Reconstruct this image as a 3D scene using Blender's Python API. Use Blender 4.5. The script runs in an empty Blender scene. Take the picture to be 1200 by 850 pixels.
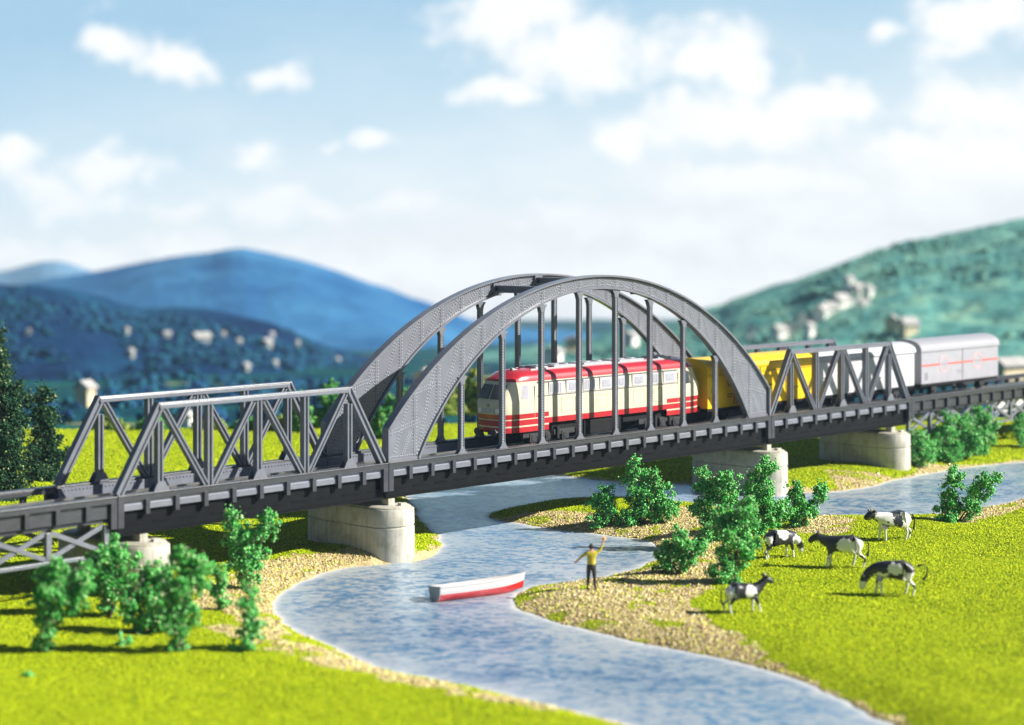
import bpy, bmesh, math, random
import numpy as np
from mathutils import Vector, Matrix, noise as mnoise

random.seed(7)
rng = np.random.default_rng(11)
scene = bpy.context.scene
COL = scene.collection
R = math.radians

# ------------------------------------------------------------------ camera frame
F, YH, TH = 2300.0, 258.35, 0.82
CX, CY, CZ = -50.125, -70.105, 16.676
W, ZC = 4.776, 4.8           # bridge width, height of the bottom chord's top above the water
S, C = math.sin(TH), math.cos(TH)
FW = Vector((S, C, 0)); RT = Vector((C, -S, 0))

def ground_pt(u, v, z=0.0):
    d = (CZ - z) * F / (v - YH); k = (u - 600) / F
    return Vector((CX + d * (S + k * C), CY + d * (C - k * S), z))
def at_depth(u, v, d):
    k = (u - 600) / F
    return Vector((CX + d * (S + k * C), CY + d * (C - k * S), CZ - (v - YH) * d / F))
def ld(l, d):
    return (CX + d * S + l * C, CY + d * C - l * S)

# ------------------------------------------------------------------ materials
MATS = {}
def new_mat(name):
    m = bpy.data.materials.new(name); m.use_nodes = True
    nt = m.node_tree
    b = nt.nodes['Principled BSDF']
    return m, nt, b
def L(nt, a, b): nt.links.new(a, b)
def ramp(nt, fac, stops):
    r = nt.nodes.new('ShaderNodeValToRGB')
    while len(r.color_ramp.elements) < len(stops): r.color_ramp.elements.new(0.5)
    for e, (p, c) in zip(r.color_ramp.elements, stops):
        e.position = p; e.color = (*c, 1)
    L(nt, fac, r.inputs[0]); return r.outputs[0]
def noise_node(nt, scale, detail=4, rough=0.6, coord='Object', vec=None):
    n = nt.nodes.new('ShaderNodeTexNoise')
    n.inputs['Scale'].default_value = scale; n.inputs['Detail'].default_value = detail
    n.inputs['Roughness'].default_value = rough
    if vec is None:
        tc = nt.nodes.new('ShaderNodeTexCoord'); vec = tc.outputs[coord]
    L(nt, vec, n.inputs['Vector']); return n.outputs['Fac']
def bump(nt, b, h, strength, dist):
    bn = nt.nodes.new('ShaderNodeBump')
    bn.inputs['Strength'].default_value = strength; bn.inputs['Distance'].default_value = dist
    L(nt, h, bn.inputs['Height']); L(nt, bn.outputs[0], b.inputs['Normal'])
def plain(name, col, rough=0.5, metal=0.0, var=0.12, scale=3.0, bumpy=0.0, bscale=30, spec=0.5, coat=0.0):
    """procedural paint: slight mottling of the colour, optional fine relief"""
    m, nt, b = new_mat(name)
    c0 = tuple(max(0, x * (1 - var)) for x in col); c1 = tuple(min(1, x * (1 + var)) for x in col)
    n = noise_node(nt, scale, 5)
    L(nt, ramp(nt, n, [(0.3, c0), (0.7, c1)]), b.inputs['Base Color'])
    b.inputs['Roughness'].default_value = rough; b.inputs['Metallic'].default_value = metal
    b.inputs['Specular IOR Level'].default_value = spec
    b.inputs['Coat Weight'].default_value = coat
    if bumpy:
        bump(nt, b, noise_node(nt, bscale, 3), bumpy, 0.02)
    MATS[name] = m
    return m
def island(name, stops, rough=0.8, transl=0.0, spec=0.2):
    """colour drawn per loose piece (grain, leaf, pebble)"""
    m, nt, b = new_mat(name)
    g = nt.nodes.new('ShaderNodeNewGeometry')
    L(nt, ramp(nt, g.outputs['Random Per Island'], stops), b.inputs['Base Color'])
    b.inputs['Roughness'].default_value = rough
    b.inputs['Specular IOR Level'].default_value = spec
    MATS[name] = m
    return m

plain('steel_grey', (0.150, 0.160, 0.188), 0.30, var=0.12, scale=1.6, bumpy=0.15, bscale=18)
plain('rivet_highlight', (0.42, 0.43, 0.47), 0.35, var=0.1)  # lighter grey paints the highlights of the rivet heads into their colour
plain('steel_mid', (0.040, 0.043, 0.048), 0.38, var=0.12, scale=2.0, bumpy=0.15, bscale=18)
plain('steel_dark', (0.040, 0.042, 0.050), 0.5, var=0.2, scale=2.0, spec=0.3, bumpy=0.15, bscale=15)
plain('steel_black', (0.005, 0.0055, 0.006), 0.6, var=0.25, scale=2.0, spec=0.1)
plain('deck_plate', (0.25, 0.258, 0.31), 0.38, var=0.10, scale=1.5, bumpy=0.2, bscale=10)
plain('floor_plate', (0.11, 0.115, 0.135), 0.5, var=0.2, scale=4, bumpy=0.3, bscale=20)
plain('rail_steel', (0.55, 0.54, 0.52), 0.28, metal=0.9, var=0.1)
plain('sleeper_brown', (0.055, 0.045, 0.038), 0.8, var=0.3)
def pier_mat():
    m, nt, b = new_mat('pier_stone')
    tc = nt.nodes.new('ShaderNodeTexCoord')
    st = nt.nodes.new('ShaderNodeVectorMath'); st.operation = 'MULTIPLY'; st.inputs[1].default_value = (3.2, 3.2, 0.22); L(nt, tc.outputs['Object'], st.inputs[0])
    c = ramp(nt, noise_node(nt, 1.6, 5, 0.65, vec=st.outputs[0]), [(0.32, (0.32, 0.30, 0.24)), (0.5, (0.44, 0.42, 0.355)), (0.7, (0.49, 0.47, 0.40))])
    blot = ramp(nt, noise_node(nt, 0.9, 5, 0.7, vec=tc.outputs['Object']), [(0.38, (0.78, 0.77, 0.70)), (0.5, (1, 1, 1))])
    mx = nt.nodes.new('ShaderNodeMix'); mx.data_type = 'RGBA'; mx.blend_type = 'MULTIPLY'; mx.inputs['Factor'].default_value = 1
    L(nt, c, mx.inputs['A']); L(nt, blot, mx.inputs['B']); L(nt, mx.outputs['Result'], b.inputs['Base Color'])
    b.inputs['Roughness'].default_value = 0.65; b.inputs['Specular IOR Level'].default_value = 0.3
    bump(nt, b, noise_node(nt, 14, 3), 0.25, 0.02); MATS['pier_stone'] = m
pier_mat()
plain('loco_cream', (0.56, 0.525, 0.39), 0.32, var=0.03, scale=2, coat=0.2)
plain('loco_red', (0.40, 0.015, 0.026), 0.33, var=0.06, scale=2, coat=0.6)
plain('loco_pale', (0.46, 0.455, 0.48), 0.35, var=0.04)
plain('roof_grey', (0.34, 0.35, 0.37), 0.45, var=0.15, scale=6)
plain('panel_line', (0.33, 0.30, 0.22), 0.6, var=0.1)
plain('glass_dark', (0.035, 0.045, 0.055), 0.12, var=0.3, scale=2)
plain('glass_mid', (0.10, 0.11, 0.11), 0.1, var=0.2, scale=2)
plain('glass_pale', (0.36, 0.365, 0.42), 0.2, var=0.15, scale=2)
plain('under_black', (0.010, 0.010, 0.011), 0.6, var=0.3, scale=5, spec=0.2)
plain('under_grey', (0.030, 0.030, 0.033), 0.5, var=0.3, scale=5)
plain('lamp_white', (0.85, 0.85, 0.82), 0.15, var=0.02)
plain('wagon_yellow', (0.76, 0.485, 0.008), 0.36, var=0.05, scale=1.5)
plain('wagon_yellow_dark', (0.42, 0.26, 0.01), 0.45, var=0.05)
plain('wagon_white', (0.50, 0.50, 0.51), 0.4, var=0.04, scale=1.5)
plain('wagon_silver', (0.34, 0.335, 0.37), 0.36, var=0.06, scale=1.5)
plain('wagon_roof', (0.30, 0.30, 0.325), 0.4, var=0.05, scale=1.5)
plain('mark_red', (0.62, 0.10, 0.06), 0.5, var=0.05)
plain('mark_pink', (0.62, 0.36, 0.36), 0.5, var=0.05)
plain('mark_grey', (0.22, 0.21, 0.24), 0.5, var=0.05)
plain('mark_brown', (0.20, 0.11, 0.01), 0.5, var=0.05)
plain('boat_white', (0.50, 0.485, 0.48), 0.35, var=0.04, scale=2)
plain('boat_red', (0.42, 0.014, 0.014), 0.35, var=0.08, scale=2)
plain('boat_wood', (0.30, 0.22, 0.14), 0.6, var=0.2, scale=4)
plain('transom_grey', (0.27, 0.30, 0.31), 0.55, var=0.12, scale=4)
plain('skin', (0.62, 0.30, 0.17), 0.5, var=0.05)
plain('hair_black', (0.015, 0.013, 0.014), 0.5, var=0.2)
plain('jumper_yellow', (0.52, 0.44, 0.03), 0.7, var=0.15, scale=6)
plain('trousers_dark', (0.028, 0.026, 0.026), 0.7, var=0.3, scale=8)
plain('shoe_black', (0.012, 0.012, 0.012), 0.4, var=0.2)
plain('hat_straw', (0.72, 0.36, 0.14), 0.7, var=0.15, scale=8)
plain('horn', (0.60, 0.55, 0.45), 0.5, var=0.1)
plain('udder_pink', (0.70, 0.42, 0.36), 0.5, var=0.1)
plain('bark', (0.10, 0.065, 0.04), 0.85, var=0.3, scale=8)
plain('house_wall', (0.80, 0.78, 0.70), 0.7, var=0.08, scale=0.6)
plain('house_wall_far', (0.27, 0.29, 0.25), 0.7, var=0.1, scale=0.6)
plain('house_wall_cream', (0.62, 0.53, 0.33), 0.7, var=0.1, scale=0.6)
plain('house_roof', (0.42, 0.22, 0.13), 0.7, var=0.2, scale=0.6)
plain('house_roof_grey', (0.36, 0.35, 0.33), 0.7, var=0.2, scale=0.6)
plain('house_window', (0.05, 0.08, 0.12), 0.3, var=0.1)
island('bush_leaf', [(0.0, (0.020, 0.17, 0.022)), (0.25, (0.055, 0.36, 0.055)), (0.65, (0.14, 0.54, 0.12)), (0.91, (0.36, 0.72, 0.30)), (0.95, (0.24, 0.17, 0.06)), (1.0, (0.66, 0.76, 0.44))], 0.75)
island('spruce_needle', [(0.0, (0.003, 0.020, 0.008)), (0.6, (0.010, 0.055, 0.020)), (0.88, (0.030, 0.10, 0.035)), (0.97, (0.20, 0.28, 0.10)), (1.0, (0.40, 0.45, 0.25))], 0.6)
island('far_leaf', [(0.0, (0.05, 0.13, 0.02)), (0.5, (0.14, 0.22, 0.03)), (1.0, (0.34, 0.33, 0.08))], 0.8)
island('far_leaf_green', [(0.0, (0.02, 0.11, 0.03)), (0.5, (0.05, 0.22, 0.05)), (1.0, (0.16, 0.32, 0.08))], 0.8)
island('grass_grain', [(0.0, (0.04, 0.085, 0.002)), (0.14, (0.15, 0.23, 0.002)), (0.26, (0.31, 0.41, 0.002)), (0.70, (0.385, 0.485, 0.002)), (0.92, (0.54, 0.59, 0.003)), (1.0, (0.78, 0.75, 0.03))], 0.85)
island('pebble', [(0.0, (0.13, 0.08, 0.03)), (0.15, (0.40, 0.28, 0.12)), (0.45, (0.62, 0.49, 0.27)), (0.68, (0.72, 0.60, 0.35)), (0.78, (0.62, 0.60, 0.10)), (0.88, (0.55, 0.60, 0.05)), (1.0, (0.85, 0.78, 0.60))], 0.75)

# ground: grass flock, gravel banks (vertex attribute "gravel")
def ground_mat():
    m, nt, b = new_mat('ground_grass')
    tc = nt.nodes.new('ShaderNodeTexCoord')
    big = noise_node(nt, 0.12, 4, 0.6, vec=tc.outputs['Object'])
    fine = noise_node(nt, 4.0, 6, 0.75, vec=tc.outputs['Object'])
    g1 = ramp(nt, fine, [(0.25, (0.12, 0.20, 0.002)), (0.40, (0.29, 0.40, 0.002)), (0.62, (0.385, 0.49, 0.002)), (0.8, (0.52, 0.57, 0.003))])
    g2 = ramp(nt, noise_node(nt, 0.30, 5, 0.65, vec=tc.outputs['Object']), [(0.3, (0.68, 0.84, 0.8)), (0.5, (1, 1, 1)), (0.72, (1.15, 1.0, 1.4))])
    mx = nt.nodes.new('ShaderNodeMix'); mx.data_type = 'RGBA'; mx.blend_type = 'MULTIPLY'
    mx.inputs['Factor'].default_value = 1; L(nt, g1, mx.inputs['A']); L(nt, g2, mx.inputs['B'])
    gr = ramp(nt, noise_node(nt, 5.5, 5, 0.8, vec=tc.outputs['Object']), [(0.25, (0.14, 0.09, 0.04)), (0.42, (0.36, 0.27, 0.12)), (0.55, (0.52, 0.42, 0.22)), (0.75, (0.68, 0.58, 0.38))])
    at = nt.nodes.new('ShaderNodeAttribute'); at.attribute_name = 'gravel'
    ad = nt.nodes.new('ShaderNodeMath'); ad.operation = 'ADD'
    edge = noise_node(nt, 1.3, 5, 0.7, vec=tc.outputs['Object'])
    sb = nt.nodes.new('ShaderNodeMath'); sb.operation = 'MULTIPLY_ADD'; sb.inputs[1].default_value = 1.5; sb.inputs[2].default_value = -0.80
    L(nt, edge, sb.inputs[0]); L(nt, at.outputs['Fac'], ad.inputs[0]); L(nt, sb.outputs[0], ad.inputs[1])
    msk = ramp(nt, ad.outputs[0], [(0.42, (0, 0, 0)), (0.58, (1, 1, 1))])
    m2 = nt.nodes.new('ShaderNodeMix'); m2.data_type = 'RGBA'
    L(nt, msk, m2.inputs['Factor']); L(nt, mx.outputs['Result'], m2.inputs['A']); L(nt, gr, m2.inputs['B'])
    L(nt, m2.outputs['Result'], b.inputs['Base Color'])
    b.inputs['Roughness'].default_value = 0.9; b.inputs['Specular IOR Level'].default_value = 0.15
    bump(nt, b, fine, 0.5, 0.06)
    MATS['ground_grass'] = m
ground_mat()

def water_mat():
    """rippled water: troughs show the blue body, crests mirror the sky; pale at the wet rim"""
    m, nt, b = new_mat('river_water')
    out = nt.nodes['Material Output']
    tc = nt.nodes.new('ShaderNodeTexCoord')
    mp = nt.nodes.new('ShaderNodeMapping'); mp.inputs['Rotation'].default_value = (0, 0, TH)
    L(nt, tc.outputs['Object'], mp.inputs['Vector'])
    wob = nt.nodes.new('ShaderNodeTexNoise'); wob.inputs['Scale'].default_value = 0.35; L(nt, mp.outputs[0], wob.inputs['Vector'])
    wsc = nt.nodes.new('ShaderNodeVectorMath'); wsc.operation = 'SCALE'; wsc.inputs['Scale'].default_value = 0.9; L(nt, wob.outputs['Color'], wsc.inputs[0])
    wad = nt.nodes.new('ShaderNodeVectorMath'); wad.operation = 'ADD'; L(nt, mp.outputs[0], wad.inputs[0]); L(nt, wsc.outputs[0], wad.inputs[1])
    st = nt.nodes.new('ShaderNodeVectorMath'); st.operation = 'MULTIPLY'; st.inputs[1].default_value = (0.62, 1.35, 1)
    L(nt, wad.outputs[0], st.inputs[0])
    rip = noise_node(nt, 2.7, 6, 0.70, vec=st.outputs[0])
    rip2 = noise_node(nt, 7.0, 3, 0.5, vec=st.outputs[0])
    big = noise_node(nt, 0.13, 3, 0.5, vec=tc.outputs['Object'])
    # body of the water
    L(nt, ramp(nt, big, [(0.35, (0.016, 0.095, 0.22)), (0.65, (0.05, 0.16, 0.29))]), b.inputs['Base Color'])
    b.inputs['Roughness'].default_value = 0.25; b.inputs['IOR'].default_value = 1.2
    bn = nt.nodes.new('ShaderNodeBump'); bn.inputs['Strength'].default_value = 1.0; bn.inputs['Distance'].default_value = 0.07
    ad = nt.nodes.new('ShaderNodeMath'); ad.operation = 'MULTIPLY_ADD'; ad.inputs[1].default_value = 0.3
    L(nt, rip2, ad.inputs[0]); L(nt, rip, ad.inputs[2]); L(nt, ad.outputs[0], bn.inputs['Height'])
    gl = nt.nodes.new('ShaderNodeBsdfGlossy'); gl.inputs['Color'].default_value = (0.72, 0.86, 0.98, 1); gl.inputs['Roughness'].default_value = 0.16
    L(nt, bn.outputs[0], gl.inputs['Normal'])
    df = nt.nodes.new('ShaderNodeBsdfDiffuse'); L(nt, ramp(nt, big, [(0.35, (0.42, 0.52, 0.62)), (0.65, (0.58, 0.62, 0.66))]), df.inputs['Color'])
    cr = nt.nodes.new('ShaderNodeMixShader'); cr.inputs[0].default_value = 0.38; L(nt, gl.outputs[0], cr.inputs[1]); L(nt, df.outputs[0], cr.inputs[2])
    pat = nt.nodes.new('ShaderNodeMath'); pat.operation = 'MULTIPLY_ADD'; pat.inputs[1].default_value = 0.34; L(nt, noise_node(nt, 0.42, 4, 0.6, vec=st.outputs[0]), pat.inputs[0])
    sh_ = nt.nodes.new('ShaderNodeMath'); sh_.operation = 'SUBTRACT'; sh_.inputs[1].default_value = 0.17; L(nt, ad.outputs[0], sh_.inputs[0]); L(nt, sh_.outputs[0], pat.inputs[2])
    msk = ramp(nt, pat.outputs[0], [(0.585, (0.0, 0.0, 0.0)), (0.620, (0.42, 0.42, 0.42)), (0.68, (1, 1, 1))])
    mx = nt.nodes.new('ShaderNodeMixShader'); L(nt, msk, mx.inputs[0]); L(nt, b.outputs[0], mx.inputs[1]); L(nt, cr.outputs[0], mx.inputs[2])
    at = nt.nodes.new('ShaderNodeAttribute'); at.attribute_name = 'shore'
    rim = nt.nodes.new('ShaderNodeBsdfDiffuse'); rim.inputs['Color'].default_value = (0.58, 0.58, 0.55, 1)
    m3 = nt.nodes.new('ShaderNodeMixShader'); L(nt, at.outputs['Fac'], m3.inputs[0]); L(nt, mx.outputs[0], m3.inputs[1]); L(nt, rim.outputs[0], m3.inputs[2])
    L(nt, m3.outputs[0], out.inputs['Surface'])
    MATS['river_water'] = m
water_mat()

def hill_mat(name, cols, scale, field=None, bscale=0.5):
    m, nt, b = new_mat(name)
    n = noise_node(nt, scale, 6, 0.65)
    c = ramp(nt, n, cols)
    if field:
        n2 = noise_node(nt, field[0], 2, 0.4)
        msk = ramp(nt, n2, [(field[1], (0, 0, 0)), (field[1] + 0.03, (1, 1, 1))])
        mx = nt.nodes.new('ShaderNodeMix'); mx.data_type = 'RGBA'
        L(nt, msk, mx.inputs['Factor']); L(nt, c, mx.inputs['A']); mx.inputs['B'].default_value = (*field[2], 1)
        c = mx.outputs['Result']
    L(nt, c, b.inputs['Base Color'])
    b.inputs['Roughness'].default_value = 0.95; b.inputs['Specular IOR Level'].default_value = 0.05
    bump(nt, b, noise_node(nt, bscale, 5, 0.7), 0.9, 2.0)
    MATS[name] = m
hill_mat('forest_right', [(0.36, (0.05, 0.19, 0.19)), (0.5, (0.12, 0.32, 0.27)), (0.64, (0.26, 0.46, 0.32))], 0.09, (0.03, 0.74, (0.34, 0.36, 0.18)), 0.3)
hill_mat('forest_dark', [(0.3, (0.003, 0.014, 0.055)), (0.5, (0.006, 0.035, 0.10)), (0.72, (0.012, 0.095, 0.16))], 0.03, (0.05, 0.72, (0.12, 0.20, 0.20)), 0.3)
hill_mat('mountain_blue', [(0.34, (0.008, 0.070, 0.20)), (0.64, (0.045, 0.18, 0.34))], 0.016, None, 0.1)  # blue of the distance haze is painted into the base colour
hill_mat('mountain_pale', [(0.3, (0.10, 0.21, 0.33)), (0.7, (0.15, 0.27, 0.38))], 0.01, None, 0.1)  # farthest ridge: haze painted in as a paler blue
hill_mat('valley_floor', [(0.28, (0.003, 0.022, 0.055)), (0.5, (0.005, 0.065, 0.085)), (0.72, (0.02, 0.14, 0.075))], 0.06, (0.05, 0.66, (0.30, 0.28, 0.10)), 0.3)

# ------------------------------------------------------------------ mesh helpers
class MB:
    def __init__(self): self.v = []; self.f = []; self.m = []
    def add(self, verts, faces, mi=0):
        o = len(self.v); self.v += [tuple(x) for x in verts]
        self.f += [tuple(i + o for i in f) for f in faces]; self.m += [mi] * len(faces)
        return self
    def box(self, x0, x1, y0, y1, z0, z1, mi=0):
        v = [(x, y, z) for x in (x0, x1) for y in (y0, y1) for z in (z0, z1)]
        return self.add(v, [(0, 1, 3, 2), (4, 6, 7, 5), (0, 4, 5, 1), (2, 3, 7, 6), (0, 2, 6, 4), (1, 5, 7, 3)], mi)
    def cbox(self, c, s, mi=0):
        return self.box(c[0] - s[0] / 2, c[0] + s[0] / 2, c[1] - s[1] / 2, c[1] + s[1] / 2, c[2] - s[2] / 2, c[2] + s[2] / 2, mi)
    def loft(self, rings, mi=0, cap0=True, cap1=True, closed=True, mis=None):
        n = len(rings[0]); o = len(self.v)
        for r in rings: self.v += [tuple(p) for p in r]
        for i in range(len(rings) - 1):
            for j in range(n if closed else n - 1):
                k = (j + 1) % n
                self.f.append((o + i * n + j, o + i * n + k, o + (i + 1) * n + k, o + (i + 1) * n + j))
                self.m.append(mis(i, j) if mis else mi)
        if cap0: self.f.append(tuple(o + j for j in reversed(range(n)))); self.m.append(mi)
        if cap1: self.f.append(tuple(o + (len(rings) - 1) * n + j for j in range(n))); self.m.append(mi)
        return self
    def tube(self, pts, rad, n=8, mi=0):
        pts = [Vector(p) for p in pts]
        if not isinstance(rad, (list, tuple)): rad = [rad] * len(pts)
        rings = []
        for i, p in enumerate(pts):
            t = (pts[min(i + 1, len(pts) - 1)] - pts[max(i - 1, 0)]).normalized()
            a = Vector((0, 0, 1)) if abs(t.z) < 0.9 else Vector((1, 0, 0))
            u = t.cross(a).normalized(); w = t.cross(u)
            rings.append([p + (u * math.cos(2 * math.pi * k / n) + w * math.sin(2 * math.pi * k / n)) * rad[i] for k in range(n)])
        return self.loft(rings, mi)
    def disc(self, c, axis, r, h, n=16, mi=0):
        c = Vector(c); axis = Vector(axis).normalized()
        return self.tube([c - axis * h / 2, c + axis * h / 2], r, n, mi)
    def build(self, name, mats, parent=None, base=(0, 0, 0), smooth=False, bevel=0.0):
        me = bpy.data.meshes.new(name)
        bx, by, bz = base
        me.from_pydata([(x - bx, y - by, z - bz) for x, y, z in self.v], [], self.f)
        if not isinstance(mats, (list, tuple)): mats = [mats]
        for k in mats: me.materials.append(MATS[k])
        me.polygons.foreach_set('material_index', self.m)
        bm = bmesh.new(); bm.from_mesh(me); bmesh.ops.recalc_face_normals(bm, faces=bm.faces); bm.to_mesh(me); bm.free()
        if smooth:
            me.polygons.foreach_set('use_smooth', [True] * len(me.polygons))
            try: me.set_sharp_from_angle(angle=R(40))
            except Exception: pass
        o = bpy.data.objects.new(name, me); COL.objects.link(o)
        if parent is None: o.location = base
        else: o.parent = parent
        if bevel:
            md = o.modifiers.new('bevel', 'BEVEL'); md.width = bevel; md.segments = 2; md.limit_method = 'ANGLE'
        return o

def raw_mesh(name, verts, faces, mats, parent=None, base=(0, 0, 0), mat_idx=None, smooth=False):
    """numpy verts (n,3) and faces (m,k)"""
    me = bpy.data.meshes.new(name)
    verts = np.asarray(verts, dtype=np.float32) - np.asarray(base, dtype=np.float32); faces = np.asarray(faces, dtype=np.int32)
    nv, (nf, k) = len(verts), faces.shape
    me.vertices.add(nv); me.vertices.foreach_set('co', verts.ravel())
    me.loops.add(nf * k); me.loops.foreach_set('vertex_index', faces.ravel())
    me.polygons.add(nf); me.polygons.foreach_set('loop_start', np.arange(0, nf * k, k, dtype=np.int32))
    if smooth: me.polygons.foreach_set('use_smooth', np.ones(nf, dtype=bool))
    for q in ([mats] if isinstance(mats, str) else mats): me.materials.append(MATS[q])
    if mat_idx is not None: me.polygons.foreach_set('material_index', np.asarray(mat_idx, dtype=np.int32))
    me.update(calc_edges=True); me.validate()
    o = bpy.data.objects.new(name, me); COL.objects.link(o)
    if parent is None: o.location = base
    else: o.parent = parent
    return o

def tag(o, label=None, cat=None, group=None, kind=None):
    if label: o['label'] = label
    if cat: o['category'] = cat
    if group: o['group'] = group
    if kind: o['kind'] = kind
    return o
def empty(name, loc, rz=0.0):
    o = bpy.data.objects.new(name, None); COL.objects.link(o)
    o.location = loc; o.rotation_euler = (0, 0, rz); o.empty_display_size = 0.3
    return o
def copy_tree(o, parent=None):
    c = o.copy(); COL.objects.link(c); c.parent = parent
    for ch in o.children: copy_tree(ch, c)
    return c

# ------------------------------------------------------------------ river and ground
RIVER_PX = [(900, 900), (745, 855), (690, 838), (610, 819), (530, 802), (455, 786), (385, 761), (340, 738), (318, 714), (322, 700), (340, 688), (385, 669),
            (430, 661), (470, 658), (502, 651), (518, 641), (512, 628), (495, 612), (482, 590), (470, 575), (500, 560), (560, 555), (640, 555), (690, 562),
            (740, 567), (800, 567), (850, 569), (920, 577), (985, 577), (1020, 570), (1060, 560), (1110, 551), (1160, 545), (1210, 540), (1320, 532), (1480, 527),
            (1480, 552), (1320, 566), (1210, 583), (1150, 597), (1100, 605), (1040, 607), (960, 607), (900, 607), (840, 596), (790, 589), (720, 585), (640, 587), (590, 597), (567, 606),
            (600, 613), (650, 620), (700, 627), (745, 631), (775, 638), (772, 655), (755, 664), (715, 676), (660, 684), (615, 690), (598, 702), (605, 714),
            (640, 726), (700, 742), (770, 757), (840, 771), (905, 788), (960, 806), (1010, 830), (1060, 862), (1130, 910)]
def smooth_poly(pts, it=2):
    for _ in range(it):
        out = []
        for i in range(len(pts)):
            a, b = pts[i], pts[(i + 1) % len(pts)]
            out += [a * 0.75 + b * 0.25, a * 0.25 + b * 0.75]
        pts = out
    return pts
river = np.array([[p.x, p.y] for p in smooth_poly([ground_pt(*p) for p in RIVER_PX])])

def inside(poly, P):
    x, y = P[:, 0], P[:, 1]; r = np.zeros(len(P), bool)
    n = len(poly)
    for i in range(n):
        x0, y0 = poly[i]; x1, y1 = poly[(i + 1) % n]
        c = ((y0 > y) != (y1 > y))
        with np.errstate(divide='ignore', invalid='ignore'):
            r ^= c & (x < (x1 - x0) * (y - y0) / (y1 - y0 + 1e-12) + x0)
    return r
def dist(poly, P):
    best = np.full(len(P), 1e9)
    n = len(poly)
    for i in range(n):
        a = poly[i]; b = poly[(i + 1) % n]; ab = b - a; l2 = (ab ** 2).sum() + 1e-12
        t = np.clip(((P - a) @ ab) / l2, 0, 1)
        q = P - (a + t[:, None] * ab); best = np.minimum(best, (q ** 2).sum(1))
    return np.sqrt(best)

# lattice value noise (smooth), for terrain
_lat = rng.random((256, 256))
def vnoise(x, y, s):
    x = x / s; y = y / s
    xi = np.floor(x).astype(int); yi = np.floor(y).astype(int); fx = x - xi; fy = y - yi
    fx = fx * fx * (3 - 2 * fx); fy = fy * fy * (3 - 2 * fy)
    g = lambda i, j: _lat[i & 255, j & 255]
    return (g(xi, yi) * (1 - fx) + g(xi + 1, yi) * fx) * (1 - fy) + (g(xi, yi + 1) * (1 - fx) + g(xi + 1, yi + 1) * fx) * fy - 0.5
def fbm(x, y, s, o=4):
    r = 0
    for i in range(o): r = r + vnoise(x + 17.3 * i, y - 9.1 * i, s / 2 ** i) / 2 ** i
    return r

def land_sdf(P):
    d = dist(river, P); s = np.where(inside(river, P), -d, d)
    return s + 0.35 * fbm(P[:, 0], P[:, 1], 1.6, 3)
def height_from(P, s):
    h = np.where(s > 0, 0.50 * np.tanh(s / 1.9), -0.7 * np.tanh(-s / 1.2))
    n = fbm(P[:, 0], P[:, 1], 5.0, 4)
    h = h + np.where(s > 0, np.clip(s / 3, 0, 1) * 0.22 * n, 0)
    for px_, py_ in ((16.5, .2), (48.2, .2)):      # earth banked up round the feet of the river piers
        h = h + 0.42 * np.exp(-((P[:, 0] - px_) ** 2 / 5 + (P[:, 1] - py_) ** 2 / 6))
    return h
def height(P): return height_from(P, land_sdf(P))
def gz(x, y): return float(height(np.array([[x, y]], float))[0])
def gpt(u, v):
    """point of the ground seen at photo pixel (u, v)"""
    z = 0.3
    for _ in range(4):
        p = ground_pt(u, v, z); z = gz(p.x, p.y)
    return Vector((p.x, p.y, z))

GRAVEL_PX = [
    [(225, 690), (270, 676), (300, 664), (350, 654), (436, 646), (440, 660), (380, 675), (330, 695), (322, 716), (348, 745), (310, 742), (262, 718), (225, 715)],
    [(595, 702), (650, 682), (770, 664), (800, 640), (785, 622), (860, 622), (856, 660), (838, 690), (806, 712), (850, 745), (905, 768), (965, 795), (1045, 850), (1000, 858), (830, 775), (640, 716)],
    [(590, 604), (640, 600), (720, 606), (780, 596), (850, 600), (870, 640), (770, 645), (680, 628)],
    [(925, 604), (1000, 606), (1005, 622), (960, 630), (925, 625)],
    [(1090, 612), (1205, 580), (1205, 597), (1130, 617)],
    [(960, 555), (1060, 556), (1080, 545), (1210, 536), (1210, 550), (1000, 580)],
    [(240, 742), (330, 735), (400, 765), (520, 802), (640, 832), (640, 842), (500, 815), (380, 785), (300, 768)],
]
gravel_polys = [np.array([[p.x, p.y] for p in (ground_pt(u, v, 0.3) for u, v in poly)]) for poly in GRAVEL_PX]
def gravel_of(P, s):
    g = np.clip(1.05 - s / 0.55, 0, 1)
    for poly in gravel_polys:
        d = dist(poly, P); sd = np.where(inside(poly, P), d, -d)
        g = np.maximum(g, np.clip(0.5 + sd / 0.9, 0, 0.95))
    return g

def plateau_edge(l, d):   # where the field ends and the land falls away to the valley
    return 156 + 6 * np.tanh(l / 25)

# ground sheet, in a grid that gets coarser with distance
nd, nl = 520, 520
dd = 30 * (185 / 30) ** np.linspace(0, 1, nd)
ll = np.linspace(-0.42, 0.42, nl)
D_, K_ = np.meshgrid(dd, ll, indexing='ij')
Lx = K_ * np.maximum(D_, 60)
GX = CX + D_ * S + Lx * C; GY = CY + D_ * C - Lx * S
P = np.stack([GX.ravel(), GY.ravel()], 1)
sd = land_sdf(P); H = height_from(P, sd)
e = plateau_edge(Lx.ravel(), D_.ravel())
over = np.clip(D_.ravel() - e, 0, None)
H = H - 0.14 * over - 0.006 * over ** 2
gv = gravel_of(P, sd)
idx = np.arange(nd * nl).reshape(nd, nl)
faces = np.stack([idx[:-1, :-1], idx[:-1, 1:], idx[1:, 1:], idx[1:, :-1]], -1).reshape(-1, 4)
ground = raw_mesh('ground', np.column_stack([P, H]), faces, 'ground_grass', smooth=True)
a = ground.data.attributes.new('gravel', 'FLOAT', 'POINT'); a.data.foreach_set('value', gv.astype(np.float32))
tag(ground, kind='structure')

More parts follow.
